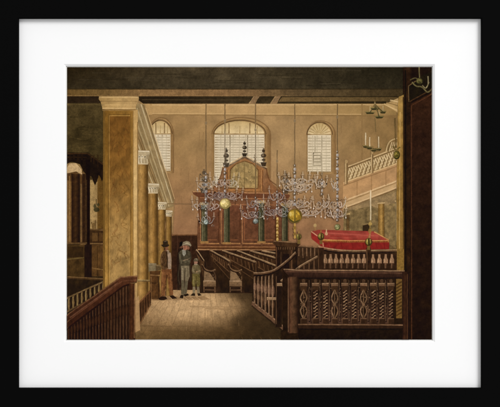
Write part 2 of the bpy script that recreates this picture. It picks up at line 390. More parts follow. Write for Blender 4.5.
for x, ya, yb in ((204.4, 205, 243), (226.8, 206, 244), (261.4, 203, 243), (284.8, 206, 243)):
    p = Pen(); p.rect(x - 2.9, ya, x + 2.9, yb, mot(hg((x - 3.4, '#3a3826'), (x - .5, '#59573d'), (x + 3.4, '#33301f')), .2, 4), 1.5)
    p.line([(x - 2, ya), (x - 2, yb)], .5, '#86805c'); p.line([(x + 1.6, ya), (x + 1.6, yb)], .5, '#262a1a')
    p.rect(x - 4, ya - 2.5, x + 4, ya, '#a88c5a'); p.rect(x - 4, yb - 1.5, x + 4, yb, '#96713f')
    p.end("pilaster", ao, INK)
p = Pen(); p.rect(196, 247, 289, 250.5, mot('#5a3920', .15, 5), 4); p.line([(196, 249.6), (289, 250.4)], .9, '#b89266'); p.line([(197, 246.8), (289, 247.2)], .6, '#9b6e45')
p.end("plinth", ao, INK)
for x, ya, yb, c in ((244.6, 141, 156.4, '#332a1e'), (226.2, 147.6, 167, '#463d30'), (263.6, 148, 166, '#3d3022'), (255.2, 154, 162, '#5a4c36'), (204, 169, 193, '#54493a'), (285.4, 171, 193.6, '#5c4a36')):
    p = Pen(); h = yb - ya
    p.line([(x, ya), (x, yb)], 1.3, c, op=.9); p.ell(x, ya + h * .16, h * .05 + .5, h * .09, c, op=.9); p.ell(x, ya + h * .42, h * .11 + .5, h * .11, c, op=.9); p.ell(x, ya + h * .66, h * .08 + .3, h * .05, c, op=.9)
    p.poly([(x - h * .10, yb), (x + h * .10, yb), (x + h * .16, yb - h * .2), (x - h * .16, yb - h * .2)], c)
    p.ell(x - h * .04, ya + h * .40, h * .04 + .2, h * .05, mix(c, '#c9b48c', .55), 8)
    if h > 20:
        for t in (-1, 1): p.line([(x + t * 1, ya + 8), (x + t * 4, ya + 5), (x + t * 3.6, ya + 12), (x + t * 1, ya + 15)], .8, c, smooth=True)
        p.dots(x, ya + h * .4, 3.4, 6, 10, ['#9c8f78', '#3f3527', '#7c705c'], .5)
    p.end("finial", ao, INK)

# --- doorway behind the standing people
p = Pen()
p.poly([(172, 235), (197, 235), (198, 296), (172, 296)], mot('#38251a', .2, 6), 3)
p.line([(172, 235), (197, 235)], .9, '#6d4b2e'); p.line([(177.5, 236), (177.5, 295)], .5, '#54392a'); p.line([(191, 236), (191, 258)], .5, '#54392a')
p.end("doorway", pr, INK_DARK, "dark doorway behind the grey figure")

# --- floor
p = Pen()
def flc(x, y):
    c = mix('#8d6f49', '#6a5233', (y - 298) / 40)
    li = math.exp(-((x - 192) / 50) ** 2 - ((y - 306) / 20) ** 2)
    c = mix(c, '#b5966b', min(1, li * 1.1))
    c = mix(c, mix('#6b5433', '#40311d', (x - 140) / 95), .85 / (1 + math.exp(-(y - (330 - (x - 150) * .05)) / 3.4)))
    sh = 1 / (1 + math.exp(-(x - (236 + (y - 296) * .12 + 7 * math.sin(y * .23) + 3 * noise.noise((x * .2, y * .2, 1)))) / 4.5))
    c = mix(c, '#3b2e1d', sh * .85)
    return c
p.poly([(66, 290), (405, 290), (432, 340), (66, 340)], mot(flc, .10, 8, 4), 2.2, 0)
for k in range(-9, 17):
    xt = 205 + k * 5.0; xb = 205 + k * 9.5
    if xb < 128: continue
    p.line([(xt, 294), (xb, 340)], .38, lambda x, y: mix(flc(x, y), '#4a361f', .30))
p.hatch(140, 296, 250, 338, 70, ['#5a4327', '#c0a074', '#6d5332'], .16, 9)
for y, a, b in ((306.5, 190, 236), (308.5, 205, 245), (326, 140, 200), (331, 150, 240)): p.line([(a, y), ((a + b) / 2, y + .6), (b, y + .2)], 1.3, lambda x, y: mix(flc(x, y), '#5d4529', .4), .3)
p.end("floor", pr, INK_FLOOR, "worn plank floor lit in the middle and dark in front")

# --- pews
def pew(xa, ya, xb, yb, xe, label=None, endp=False):
    # raking bench back: top edge from (xa,ya) to (xb,yb), panelled side down to the floor at xe
    p = Pen()
    p.poly([(xa, ya), (xb, yb), (xb + 1, 292), (xe, 292), (xa, ya + 5)], mot(vg((250, '#452f1d'), (292, '#2c2013')), .22, 5, xa), 3)
    n = 9
    for k in range(1, n):
        a = lerp((xa, ya), (xb, yb), k / n); p.line([(a[0], a[1] + 1.6), (a[0] + 1.4, a[1] + 9)], .55, '#6d5034'); 
    p.line([(xa + 1, ya + 5.5), (xb, yb + 11)], .7, '#74563a'); p.line([(xa + 3, ya + 10), (xb, yb + 18)], .5, '#5f452c')
    p.line([(xa, ya), (xb, yb)], 1.5, '#8e7453'); p.line([(xa, ya - .5), (xb, yb - .6)], .5, '#b89b72'); p.line([(xa, ya + 1.3), (xb, yb + 1.4)], .6, '#24180d')
    p.line([(xb, yb), (xb + .5, 291)], 1.0, '#5d432a'); p.line([(xb + .9, yb + 1), (xb + 1.3, 291)], .5, '#1f150c')
    o = p.end("pew", pr, INK_WOOD, label); 
    if endp:
        q = Pen(); bx = xb
        q.poly([(bx + .5, 271), (bx + 5, 272), (bx + 11, 281), (bx, 281)], mot('#806749', .15, 4), 2)
        q.rect(bx - .6, 281, bx + 11.6, 286.6, mot(vg((281, '#856a4a'), (286.6, '#6d543a')), .1, 4), 2); q.line([(bx - .6, 281), (bx + 11.6, 281)], .6, '#bb9c78')
        q.line([(bx - .6, 287), (bx + 11.6, 287)], .8, '#2c1d10')
        for x in (bx, bx + 11): q.line([(x, 287), (x, 292.4)], 1.0, '#6f5339')
        q.line([(bx, 290), (bx + 11, 290)], .7, '#785b40')
        q.end("seat", o, INK)
        q = Pen()
        q.line([(bx - 2, 264), (bx + 1, 269), (bx + 7, 271), (bx + 11.6, 269.5)], 1.3, '#8a6c4c', smooth=True); q.line([(bx - 2, 265.4), (bx + 1, 270.4), (bx + 7, 272.4), (bx + 11, 271)], .6, '#2c1e12', smooth=True)
        q.line([(bx + 9.6, 271), (bx + 11.5, 277), (bx + 11, 281)], 1.0, '#6b5036', smooth=True); q.dots(bx + 10, 276, 1.8, 4, 6, ['#8d7150', '#3b2a1a'], .6)
        q.end("armrest", o, INK)
p = Pen(); p.poly([(196, 250.5), (288, 250.8), (290, 293), (200, 293)], mot('#33241a', .2, 5), 4)
for x, ya, xb, yb in ((250, 251, 286, 261), (262, 250.8, 287, 256.5), (243, 251, 280, 262)):
    pass
p.end("pew_block", pr, INK_DARK, "dark mass of bench backs below the ark")
pew(262, 250.9, 288, 256, 276)
pew(250, 250.8, 288, 261.5, 270)
pew(237, 250.6, 276, 266, 262)
pew(222, 250.4, 256, 262.4, 245, "bench whose top rail meets the curved stair rail")
pew(210, 250.2, 230.2, 261.6, 222, "bench with the arm and pale seat end at the middle", True)
pew(196.4, 249.8, 204, 261, 202, "shortest bench beside the standing child", True)

# --- left colonnade
p = Pen()   # entablature in steep perspective
p.poly([(137, 99), (143, 104), (174.5, 201), (172.5, 234), (168, 212), (134, 152), (134, 112)], mot('#957a50', .1, 6), 3)
A = [((138.0, 101.5), (170, 205)), ((141.2, 103.5), (171.4, 203)), ((144.5, 105), (173, 201))]
p.poly([(136, 103), (144.5, 104.6), (174.4, 200), (173.4, 206), (166.5, 208.5), (135, 124)], mot('#8c7850', .16, 5), 3)
for (a, b, w, c) in (((139, 104), (171, 205), 1.7, '#8c7856'), ((141, 104), (172.4, 203), 1.0, '#c4b692'), ((143.6, 105), (174, 200.5), .8, '#6c5636'), ((146, 108), (174.8, 199), .6, '#ba9e6d'),
                     ((137, 108), (169, 206.6), 1.0, '#b4a47e'), ((136, 113), (168, 207), .8, '#7d6a48'), ((135.6, 119), (167, 207.5), 1.0, '#a5946c'), ((135.5, 124), (166.5, 209), .8, '#6a5434')):
    p.line([a, b], w, c, w * .55)
p.poly([(135, 126), (167, 210), (165, 214), (158, 205), (147, 184), (135, 156)], mot('#8a7248', .12, 6), 3)
p.line([(135.6, 138), (160, 203)], 1.1, '#c5b892', .6); p.line([(135.6, 146), (150, 184)], .9, '#5f4b2d')
p.line([(136, 131), (164, 206)], .6, '#5e4b2e')
p.line([(174.5, 201), (173, 234)], .6, '#7d6340'); p.line([(167, 203.8), (196, 204)], .5, '#6d573b')
p.end("entablature", pr, INK_SOFT, "pale moulded entablature receding over the columns")
for x0, x1, yc, yt, yb, c, lb in ((165.5, 171.5, 211, 216, 296, '#86652f', None), (158, 165.4, 202.5, 209, 297, '#8f6c34', None), (147.6, 157.6, 184, 193, 298, '#946f36', None), (136.6, 147.8, 151, 164, 303, '#9b763c', "nearest and tallest round column of the colonnade")):
    p = Pen(); w = x1 - x0
    p.rect(x0, yt - 1, x1, yb, mot(hg((x0, mix(c, '#3c2a10', .6)), (x0 + w * .3, mix(c, '#cfae6c', .3)), (x0 + w * .6, c), (x1, mix(c, '#35250e', .8))), .10, 5, x0), 2)
    for k in range(int(w * 2.2)):
        xx = x0 + random.uniform(.6, w - .8); yy = random.uniform(yt, yb - 16); p.line([(xx, yy), (xx + random.uniform(-1.6, 1.6), yy + 6), (xx + random.uniform(-2, 2), yy + 13)], .45, random.choice(['#765628', '#6b4c1f', '#5f431c']), smooth=True, op=.3)
    o = p.end("column", pr, INK_MARBLE, lb)
    q = Pen(); h = yt - yc
    q.poly([(x0 - w * .16, yc), (x1 + w * .18, yc + .4), (x1 + w * .14, yc + h * .3), (x1 - w * .04, yc + h * .75), (x1, yt), (x0, yt), (x0 + w * .04, yc + h * .75), (x0 - w * .12, yc + h * .3)], mot('#a99a78', .12, 3), 2)
    q.line([(x0 - w * .12, yc), (x1 + w * .14, yc + .4)], 1.1, '#d6ccb0'); q.line([(x0 - .3, yc + h * .42), (x1 + .6, yc + h * .5)], .7, '#6f5f41'); q.line([(x0, yt), (x1, yt)], .8, '#d2c6a4')
    
    for t in (-.04, .2, .45, .7, 1.0):
        xx = x0 + w * t; q.line([(xx, yt - .6), (xx - w * .05, yc + h * .6), (xx + w * .06, yc + h * .38), (xx + w * .1, yc + h * .55)], .8, '#d8cdb0' if t < .6 else '#b3a684', smooth=True); q.line([(xx + w * .12, yt - .6), (xx + w * .12, yc + h * .6)], .4, '#7a6a4b', op=.45)
    q.ell(x0 + w * .0, yc + h * .45, w * .12, h * .17, '#cfc3a2'); q.ell(x1, yc + h * .45, w * .12, h * .17, '#8f7f5f')
    q.end("capital", o, INK_SOFT)

# --- dark far-left bay
p = Pen()
p.rect(66, 103, 104, 340, mot(vg((103, '#4d4127'), (150, '#463b22'), (200, '#4b3921'), (340, '#35281a')), .2, 12, 2), 3, 0)
p.line([(66, 104.5), (101, 104.5)], .9, '#605130')
for k in range(16): y = random.uniform(108, 150); x = random.uniform(67, 92); p.line([(x, y), (x + 8, y + random.uniform(-2, 2))], .8, mix('#463b22', random.choice(['#5c4d2e', '#2e2615']), .6))
p.end("side_wall", pr, INK_DARK, "shadowed wall behind the square pier")
p = Pen()
p.rect(66, 176, 73, 243, mot('#75572f', .15, 5), 3); p.rect(66, 163, 82, 177, mot('#8d7347', .1, 5), 3)
p.rect(80.5, 172, 87, 246, mot('#6b5130', .15, 5), 3); p.rect(89.6, 180, 98, 240, mot(hg((89, '#a38957'), (98, '#94794b')), .1, 5), 3); p.rect(97.6, 170, 104, 243, mot('#64491f', .15, 4), 3)
p.poly([(66, 168), (70, 163.4), (76, 163.4), (81, 169), (82, 174), (78, 172), (66, 173.4)], '#b79c70')
p.poly([(66, 173.5), (76, 171.5), (83, 176), (83, 184), (66, 180)], mot('#553c20', .1, 4))
for x, w in ((75.6, 8), (84, 3)): p.rect(x - w / 2, 174, x + w / 2, 243, mot(hg((x - w / 2, '#2c1c0f'), (x, '#46301a'), (x + w / 2, '#23160b')), .15, 4), 2)
p.line([(69.5, 176), (69.5, 242)], .5, '#9b7b4a')
p.end("archway", pr, INK, "small arched opening with tan light under the dark canopy")
p = Pen()
p.poly([(66, 152.6), (88, 152.6), (104, 164), (104, 176), (102, 181), (100.4, 177), (98.6, 174.6), (97, 181), (95, 185), (93.2, 181), (91.4, 176), (89.4, 176), (87, 176), (83, 170), (80, 164), (72, 161.6), (66, 164)], mot('#241a10', .2, 4), 2)
p.line([(66, 153.6), (88, 153.6), (103, 164.4)], .9, '#4d3620'); p.line([(66, 157), (87, 157.4)], .6, '#3d2a19')
for x in (70, 74, 78, 82, 91, 94, 98): p.line([(x, 154.6), (x, 160 + max(0, x - 88) * .7)], .6, '#3a2817')
p.rect(86, 160, 89.8, 286, mot('#21160c', .15, 4), 3); p.line([(86.6, 180), (86.6, 282)], .4, '#4c3620')
p.end("canopy", pr, INK_DARK, "dark carved canopy on a slender post")
p = Pen()
p.line([(96.4, 199), (96, 212)], .7, '#2f2815'); p.ell(96.6, 209.6, 2.8, 2.2, '#2b2a17'); p.ell(94.8, 206, 1.3, 1.8, '#37351f'); p.ell(98.2, 204.8, 1.2, 1.6, '#37351f')
p.line([(91.4, 222), (93, 228)], .9, '#4b3419'); p.ell(93.6, 226, 1.7, 3, '#5f4826'); p.line([(95.4, 220), (95.4, 229)], .7, '#453016')
p.end("vase", pr, INK, "small dark vase with leaves on the desk")
p = Pen()
p.rect(90, 229, 104, 244.5, mot('#402c18', .2, 4), 2); p.line([(90, 229.6), (104, 230)], .8, '#7b5f38'); p.line([(90, 243.6), (104, 243.6)], 1.0, '#8b6c41'); p.rect(92.5, 233, 97.5, 241, '#5d4425'); p.rect(99.5, 233, 103, 241, '#563d20')
p.line([(66, 243.6), (87, 243)], .8, '#6f5532')
p.end("desk", pr, INK_WOOD, "panelled reading desk beside the pier")
p = Pen()
p.rect(66, 245, 84.6, 277, mot('#4a371c', .2, 5), 3); p.line([(66, 259.6), (84, 257.4)], 1.1, '#726237'); p.rect(68, 247, 83, 257, mot('#3a2a15', .15, 4), 3); p.rect(84.6, 245, 92, 277, mot('#2a1c0f', .15, 4), 3)
p.rect(92, 245, 103.4, 276, mot('#5b4122', .2, 4), 3); p.line([(97.5, 246), (97.5, 276)], .6, '#3c2912'); p.line([(92, 268), (104, 270)], .7, '#8a6b3e')
p.end("wainscot", pr, INK_WOOD)
def baluster(q, x, y0, y1, w, light, dark):
    h = y1 - y0
    q.poly([(x - w * .30, y0), (x + w * .30, y0), (x + w * .2, y0 + h * .2), (x + w * .48, y0 + h * .55), (x + w * .25, y0 + h * .8), (x + w * .4, y1), (x - w * .4, y1), (x - w * .25, y0 + h * .8), (x - w * .48, y0 + h * .55), (x - w * .2, y0 + h * .2)], dark)
    q.line([(x - w * .12, y0 + .3), (x - w * .2, y0 + h * .5), (x - w * .12, y1 - .3)], w * .35, light)
# back stair rail, left
p = Pen()
p.poly([(66, 276.4), (104, 279.4), (104, 292), (66, 312)], mot('#2f2313', .2, 5), 3); p.poly([(66, 300), (104, 281), (104, 340), (66, 340)], mot('#33261a', .2, 5), 3)
p.line([(66, 277.6), (104, 279.6)], 2.0, '#5b4226'); p.line([(66, 276.8), (104, 278.8)], .6, '#8b6c42')
p.line([(66, 298.6), (104, 281.6)], 1.7, '#8f754c'); p.line([(66, 299.8), (104, 283)], .6, '#2a1d10'); p.line([(66, 312), (104, 292.5)], 1.2, '#735a38')
bk = p.end("railing", pr, INK_WOOD, "tan stair railing behind the dark foreground railing")
for k in range(9):
    x = 69 + k * 4.3; q = Pen(); y0 = 298.4 - (x - 66) * .447; y1 = 311.6 - (x - 66) * .51; baluster(q, x, y0 + 1, y1, 2.2, '#96804f', '#6b5433'); q.end("baluster", bk, INK)

# --- great square pier
p = Pen()
p.rect(103.4, 109, 134.6, 335, mot(lambda x, y: mix(mix('#76551f', '#8b672c', (x - 103) / 30), '#9c7839', max(0, (y - 150) / 130)), .12, 10, 8), 3)
p.rect(103.4, 111, 104.8, 335, '#6f5426'); 
p.line([(108.4, 290), (108.4, 114.6), (130.6, 114.6), (130.6, 290)], .9, '#6a4e22'); p.line([(109.6, 290), (109.6, 115.8), (130, 115.8)], .5, '#b79354')
p.rect(110, 116.4, 130, 290, mot(vg((116, '#704d20'), (170, '#7a5726'), (235, '#9a7b47'), (290, '#987a48')), .16, 8, 3), 2.5)
for k in range(38):
    x = random.uniform(111, 127); y = random.uniform(118, 262); w = [(x, y)]
    for _ in range(4): w.append((min(129, max(111, w[-1][0] + random.uniform(-4, 4))), w[-1][1] + random.uniform(1, 5)))
    p.line(w, random.uniform(.3, .8), random.choice(['#5c3f18', '#6f4e22', '#6a3f1a', '#5a3a18']), smooth=True, op=.36)
pier = p.end("pier", pr, INK_MARBLE, "square marbled golden brown pier left of the colonnade")
p = Pen(); p.rect(133.2, 110, 137.6, 331, mot(vg((110, '#b4935a'), (190, '#c4a66c'), (260, '#bf9d5f'), (331, '#a88758')), .08, 7), 3); p.line([(133.2, 111), (133.2, 331)], .6, '#7a5c2f'); p.line([(137.6, 122), (137.4, 331)], .6, '#6e522b')
p.end("lit_edge", pier, INK_SOFT)
p = Pen()
p.poly([(99.4, 96.4), (138.4, 96.4), (138.8, 99), (137.4, 101.6), (135.6, 107), (135.6, 110.6), (102.6, 110.6), (102.4, 107), (100.8, 101.6), (99, 99)], mot(hg((99, '#a3854f'), (120, '#b5965f'), (139, '#a98b59')), .08, 7), 3)
p.line([(99, 97.2), (138.6, 97.2)], .8, '#c8aa74'); p.line([(100.4, 101.2), (137.4, 101.4)], .6, '#876c42'); p.line([(101.4, 105), (136, 105)], .5, '#c2a36b'); p.line([(102.4, 109.6), (135.8, 109.8)], 1.0, '#7a5f36'); p.line([(102.4, 108.2), (135.8, 108.4)], .6, '#cbae7a')
p.end("capital", pier, INK_SOFT)

# --- stand behind man, low rail by pier
p = Pen()
p.rect(148.8, 264, 156, 271.5, mot('#75694f', .12, 3), 2); p.line([(148.6, 264), (156.4, 264)], .8, '#a9a48c'); p.rect(156, 265, 161, 270, '#59482f'); p.line([(156, 265.4), (163, 265.8)], .7, '#7d6a4a')
p.poly([(150, 271.4), (160.6, 271), (159, 279), (161, 300), (150, 300)], mot('#54391f', .2, 4), 2); p.line([(150.4, 275), (160, 275.4)], .8, '#8b6b46'); p.line([(152, 283), (160, 283)], .7, '#33210f'); p.line([(151.2, 277), (151.2, 299)], .8, '#805f3b'); p.line([(158.4, 277), (158.6, 299)], .6, '#2d1d0f')
p.line([(149, 299.6), (162, 299.8)], .8, '#8b6b46')
p.end("stand", pr, INK, "brown stand with grey box beside the man in a brown coat")
p = Pen()
p.poly([(137.6, 304), (150.6, 291), (151, 303), (138.4, 327)], mot('#3a2616', .2, 4), 2); p.line([(137.8, 304), (150.6, 290.8)], 1.5, '#7a5233'); p.line([(138.4, 327), (151, 304)], 1.1, '#6e4a2b')
for k in range(5): a = lerp((139.4, 303.6), (149.4, 293), k / 4); b = lerp((139.4, 324), (149.4, 306), k / 4); p.line([a, b], .7, '#68472c')
p.line([(137, 281), (150, 281)], 1.0, '#4b4334'); p.line([(137, 280), (150, 280.4)], .5, '#93865f')
p.end("low_rail", pr, INK_WOOD, "short low railing between the pier and the columns")
p = Pen(); p.poly([(133.6, 300), (139, 296), (140, 330), (134, 333)], mot('#a18055', .1, 4), 2); p.end("pier_base", pier, INK_SOFT)

# --- foreground railing, left
p = Pen()
p.poly([(66, 322), (122, 283), (135.2, 283), (134.4, 340), (66, 340)], mot(vg((283, '#2e1d13'), (340, '#26180f')), .2, 6), 3)
lr = p.end("railing", pr, INK_WOOD, "dark reddish brown railing across the lower left corner")
for k in range(21):
    x = 68.6 + k * 3.05; yt = 326 - (x - 66) * .68; yt = max(yt, 285.4); q = Pen(); yb = 339.4
    q.line([(x, yt), (x + .2, yb)], 1.3, mix('#452c1d', '#553925', k / 21)); q.line([(x - .4, yt + 1), (x - .3, yb)], .4, mix('#5e4029', '#735338', k / 21)); q.ell(x, yt + (yb - yt) * .45, .95, min(5, (yb - yt) * .2), '#4b311f')
    q.end("baluster", lr, INK_WOOD)
p = Pen()
p.poly([(66, 315.4), (121, 277), (137.6, 275.8), (136.8, 282), (124, 285.8), (66, 329.6)], mot(lambda x, y: mix('#432819', '#51301f', (x - 66) / 70), .14, 6, 4), 3)
p.line([(66, 315.8), (121, 277.2), (137.4, 276)], 1.0, '#7a573b'); p.line([(66, 322.6), (122, 281.2), (136.6, 279.8)], .8, '#6c4630'); p.line([(66, 329.4), (124, 285.6), (136.8, 282.2)], 1.1, '#22130b')
p.line([(70, 317.6), (118, 283)], 1.2, '#74503a')
p.end("top_rail", lr, INK_WOOD)
p = Pen(); p.rect(129.6, 283.4, 135, 340, mot(hg((129.6, '#3e2617'), (132, '#58371f'), (135, '#2c1a0e')), .12, 4), 2); p.line([(134.6, 284), (134.2, 338)], .6, '#8d6743'); p.end("post", lr, INK_WOOD)

# --- right gallery
p = Pen()
p.poly([(344, 198), (397, 166), (398, 252), (343, 252)], mot(vg((180, '#84704b'), (215, '#75633f'), (252, '#5e4d31')), .2, 6, 2), 3)
p.poly([(343, 207), (396, 192), (396, 214), (372, 206), (343, 219)], mot('#8a7450', .15, 6), 3)
p.poly([(344, 212), (372, 206), (378, 212), (378, 236), (344, 236)], mot('#74623f', .28, 4), 2)
p.poly([(384, 206), (396, 203), (396, 248), (386, 242)], mot('#7b6843', .2, 4), 2)
p.poly([(363, 225), (371, 223), (371, 236), (363, 236)], '#37291a'); p.line([(363, 225), (371, 223)], .6, '#8b734c')
ga = p.end("gallery", pr, INK, "raised gallery with lattice front on the right wall")
p = Pen()
p.poly([(343.5, 183), (400, 163), (400, 180), (343, 201.6)], mot(lambda x, y: mix('#b08a5c', '#a98459', (x - 343) / 57), .09, 6, 3), 3)
p.poly([(343, 201.4), (400, 180), (400, 187.5), (343, 209.4)], mot('#b4966a', .08, 6), 3)
for dy, w, c in ((0, 1.2, '#d0b283'), (2.4, .7, '#7d5f3b'), (17.8, 1.0, '#d3b78a'), (19.6, .8, '#86683f'), (24.8, .9, '#cdb184'), (26.3, .8, '#6c5232')): p.line([(343.6, 183 + dy), (400, 163 + dy * .94)], w, c)
for x in (357, 371.5, 386): p.line([(x, 183 - (x - 343.6) * .355 + 3), (x, 183 - (x - 343.6) * .355 + 17)], .6, '#8b6a42')
p.end("gallery_front", ga, INK_SOFT)
p = Pen()
p.poly([(346, 169), (399.6, 148), (399.6, 163), (346, 182)], mot('#9c8358', .1, 5), 3)
def gy(x, t): return (168.6 - (x - 346) * .39) * (1 - t) + (182 - (x - 346) * .355) * t
for k in range(28):
    x = 345 + k * 2.15
    p.line([(x, gy(x, .08)), (min(x + 5, 400), gy(min(x + 5, 400), .98))], .42, '#e0cfa5'); p.line([(x, gy(x, .98)), (min(x + 5, 400), gy(min(x + 5, 400), .08))], .42, '#5d4a2c' if k % 2 else '#d8c698')
p.line([(345.5, 167.6), (400, 146.8)], 1.3, '#c9b183'); p.line([(345.5, 168.8), (400, 148.2)], .6, '#5b4527'); p.line([(345.5, 182.2), (400, 162.6)], 1.1, '#caae7c')
p.end("lattice", ga, INK_SOFT)
for x, y0, y1, w in ((346.2, 160.5, 184, 2.4), (372, 151.4, 173, 1.5)):
    p = Pen(); p.rect(x - w / 2, y0 + 2, x + w / 2, y1, mot('#8a7149', .1, 4)); p.ell(x, y0 + 1, w * .6, 1.6, '#a58b5e'); p.line([(x - w * .3, y0 + 3), (x - w * .3, y1)], .5, '#d0b98a'); p.line([(x + w * .5, y0 + 3), (x + w * .5, y1)], .4, '#4e3b20'); p.end("newel", ga, INK_SOFT)
p = Pen(); p.line([(386, 152), (388, 144), (393, 139.6), (399, 138)], 1.0, '#c2ad7e', smooth=True); p.line([(388, 152), (390, 146), (394, 142.5), (399, 141)], .6, '#5e4d2c', smooth=True)
for k in range(5): p.line([(389 + k * 2.2, 151.6 - k), (392 + k * 1.8, 142)], .5, '#d5c294')
p.end("gallery_bracket", ga, INK_SOFT)
p = Pen(); p.poly([(384, 104.5), (399, 98), (403, 103), (403, 116), (394, 110)], mot('#a88c5a', .1, 5), 2); p.line([(384, 104), (401, 112)], 1.1, '#c8ac79'); p.line([(386, 102), (402, 107)], .8, '#6d5734'); p.line([(390, 100), (403, 103)], .8, '#d3ba88')
p.end("gallery_cornice", ga, INK_SOFT)
for x0, x1, y0, y1, c in ((378.4, 384.2, 203, 238, '#9a7638'), (396, 398.2, 201, 240, '#cfc09a'), (346.6, 349, 214, 231, '#5d4628')):
    p = Pen(); p.rect(x0, y0, x1, y1, mot(hg((x0, mix(c, '#3a2810', .45)), ((x0 + x1) / 2, mix(c, '#d9b979', .2)), (x1, mix(c, '#3a2810', .6))), .1, 4), 1.5); p.line([(x0 - 1, y0 + .3), (x1 + 1, y0 - .2)], 1, '#c7aa74'); p.end("support_column", ga, INK)

# --- right pier
p = Pen()
p.rect(403, 66, 433, 341, mot(hg((403, '#2c1f12'), (409, '#352517'), (412, '#261b11'), (433, '#2a1f15')), .2, 9), 3, 0)
p.poly([(410.5, 104), (433, 92), (433, 341), (410.5, 341)], mot(vg((95, '#3d281b'), (150, '#36241a'), (230, '#2f2016'), (341, '#281c13')), .2, 7, 5), 3)
p.poly([(408.4, 86), (421, 76), (433, 71), (433, 88), (409, 101)], mot('#262015', .15, 5), 3)
p.line([(408.8, 101.6), (408.4, 86), (420, 78)], .6, '#7d6542'); p.line([(409.4, 101.6), (433, 88.6)], .7, '#5c4228'); p.line([(411.6, 340), (411.4, 105.4), (433, 93.4)], .8, '#5e3c26'); p.line([(405.6, 70), (405.8, 340)], .6, '#0f0904')
rp = p.end("pier", pr, INK_DARK, "tall dark brown pier along the right edge")
p = Pen(); p.poly([(399, 97), (403.4, 95), (403.6, 276), (396.6, 276), (396.6, 200), (398, 108)], mot(vg((96, '#97793f'), (160, '#8d6e35'), (276, '#80642f')), .12, 6), 3); p.line([(403.2, 97), (403.4, 276)], .8, '#4a371a'); p.line([(400, 112), (399.4, 250)], .5, '#c3a363')
p.end("lit_edge", rp, INK_MARBLE)

# --- table with red cloth
p = Pen()
p.poly([(311, 231.6), (318, 230.2), (350, 231), (374, 231.6), (389, 240), (389, 249), (350, 249.6), (323, 247.6), (311.4, 238)], mot('#752a24', .1, 5), 3)
cl_ = p.end("red_cloth", pr, INK_SOFT, "crimson cloth with gold fringe spread over the raised table")
p = Pen(); p.poly([(313, 231.8), (318, 230.2), (350, 231), (374, 231.6), (389, 240), (350, 240.6), (322.5, 239.4)], mot(vg((230, '#8c3a30'), (236, '#a04a3c'), (241, '#8c352b')), .12, 7), 2); p.line([(320, 232.6), (352, 234.4), (378, 236)], 1.2, '#b2584a', .4); p.line([(330, 236), (356, 236.4)], .9, '#8a2a22', .3); p.end("cloth_top", cl_, INK_SOFT)
p = Pen(); p.poly([(322.5, 241.4), (350, 242.6), (389, 242.4), (389, 249), (350, 249.8), (323.5, 248)], mot('#842722', .16, 4), 3)
for x in (330, 341, 352, 363, 376, 384): p.line([(x, 243), (x + 1, 248.6)], .8, '#7a1d1b')
p.end("cloth_side", cl_, INK_SOFT)
p = Pen(); p.poly([(311, 231.6), (322.5, 239.6), (323.6, 248), (312, 239)], mot('#8e2f28', .12, 4), 2); p.line([(311, 231.4), (322.5, 239.6), (323.4, 247.4)], .7, '#c9a07a'); p.end("cloth_end", cl_, INK_SOFT)
p = Pen(); p.line([(322.4, 240.3), (350, 241.5), (389, 241.1)], 2.0, '#b08437'); p.line([(322.4, 239.7), (350, 240.8), (389, 240.4)], .6, '#d3ab5c')
for k in range(33): x = 323 + k * 2; p.line([(x, 241), (x, 242.6)], .6, '#7c561f')
p.line([(374, 231.8), (389, 240)], .8, '#c79a57'); p.end("fringe", cl_, INK)

# --- raised platform railings
p = Pen()
p.poly([(318, 248.6), (350, 251.6), (397, 250.8), (397, 272), (318, 272)], mot('#35251a', .2, 4), 3)
p.rect(397, 249, 403.6, 272, mot('#80642f', .1, 4), 3)
pl = p.end("railing", pr, INK_DARK, "railing of the platform below the red cloth")
for k, x in enumerate([325, 330.5, 336, 341.6, 347.2, 353, 358.6, 364, 373, 379.4, 385.6, 391.8]):
    q = Pen(); y = 254.4
    q.poly([(x - .8, y), (x + .8, y), (x + .9, y + 3), (x + 2.1, y + 5.4), (x + 2.1, y + 8.6), (x - 2.1, y + 8.6), (x - 2.1, y + 5.4), (x - .9, y + 3)], mot(mix('#8a6b4e', '#967557', k / 12), .1, 3)); q.line([(x - 1, y + 4.6), (x - 1.2, y + 8)], .6, '#c4a179')
    q.line([(x, y + 8.8), (x, y + 14)], 1.5, '#543b28'); q.line([(x - .5, y + 9), (x - .5, y + 14)], .4, '#86664a'); q.end("baluster", pl, INK)
p = Pen(); p.line([(318, 247.2), (333, 250.2), (352, 251.6), (397, 250.8)], 2.2, '#5f4631', smooth=True); p.line([(318, 246.2), (333, 249.2), (352, 250.6), (397, 249.8)], .8, '#a98b67', smooth=True); p.line([(318, 248.8), (333, 252), (352, 253.2), (397, 252.4)], .7, '#1d130b', smooth=True); p.end("top_rail", pl, INK_WOOD)
for x0, x1 in ((317.6, 323.4), (366.4, 370.6)):
    p = Pen(); p.rect(x0, 248, x1, 271, mot('#392719', .15, 4), 2); p.line([(x0 + .6, 249), (x0 + .6, 271)], .6, '#7a5d40'); p.end("post", pl, INK_WOOD)
p = Pen()
p.poly([(296, 246), (318, 247), (318, 272), (296, 272)], mot('#3b2a1c', .2, 4), 2)
p.line([(296, 246), (318, 247)], 1.3, '#7a5e42')
for k in range(5): x = 299 + k * 4; p.line([(x, 248), (x, 256 + (2 if k % 2 else 0))], 1.3, '#6a4e36'); p.line([(x - .4, 248), (x - .4, 256)], .4, '#967555')
p.end("side_railing", pr, INK_WOOD, "short railing left of the red cloth")
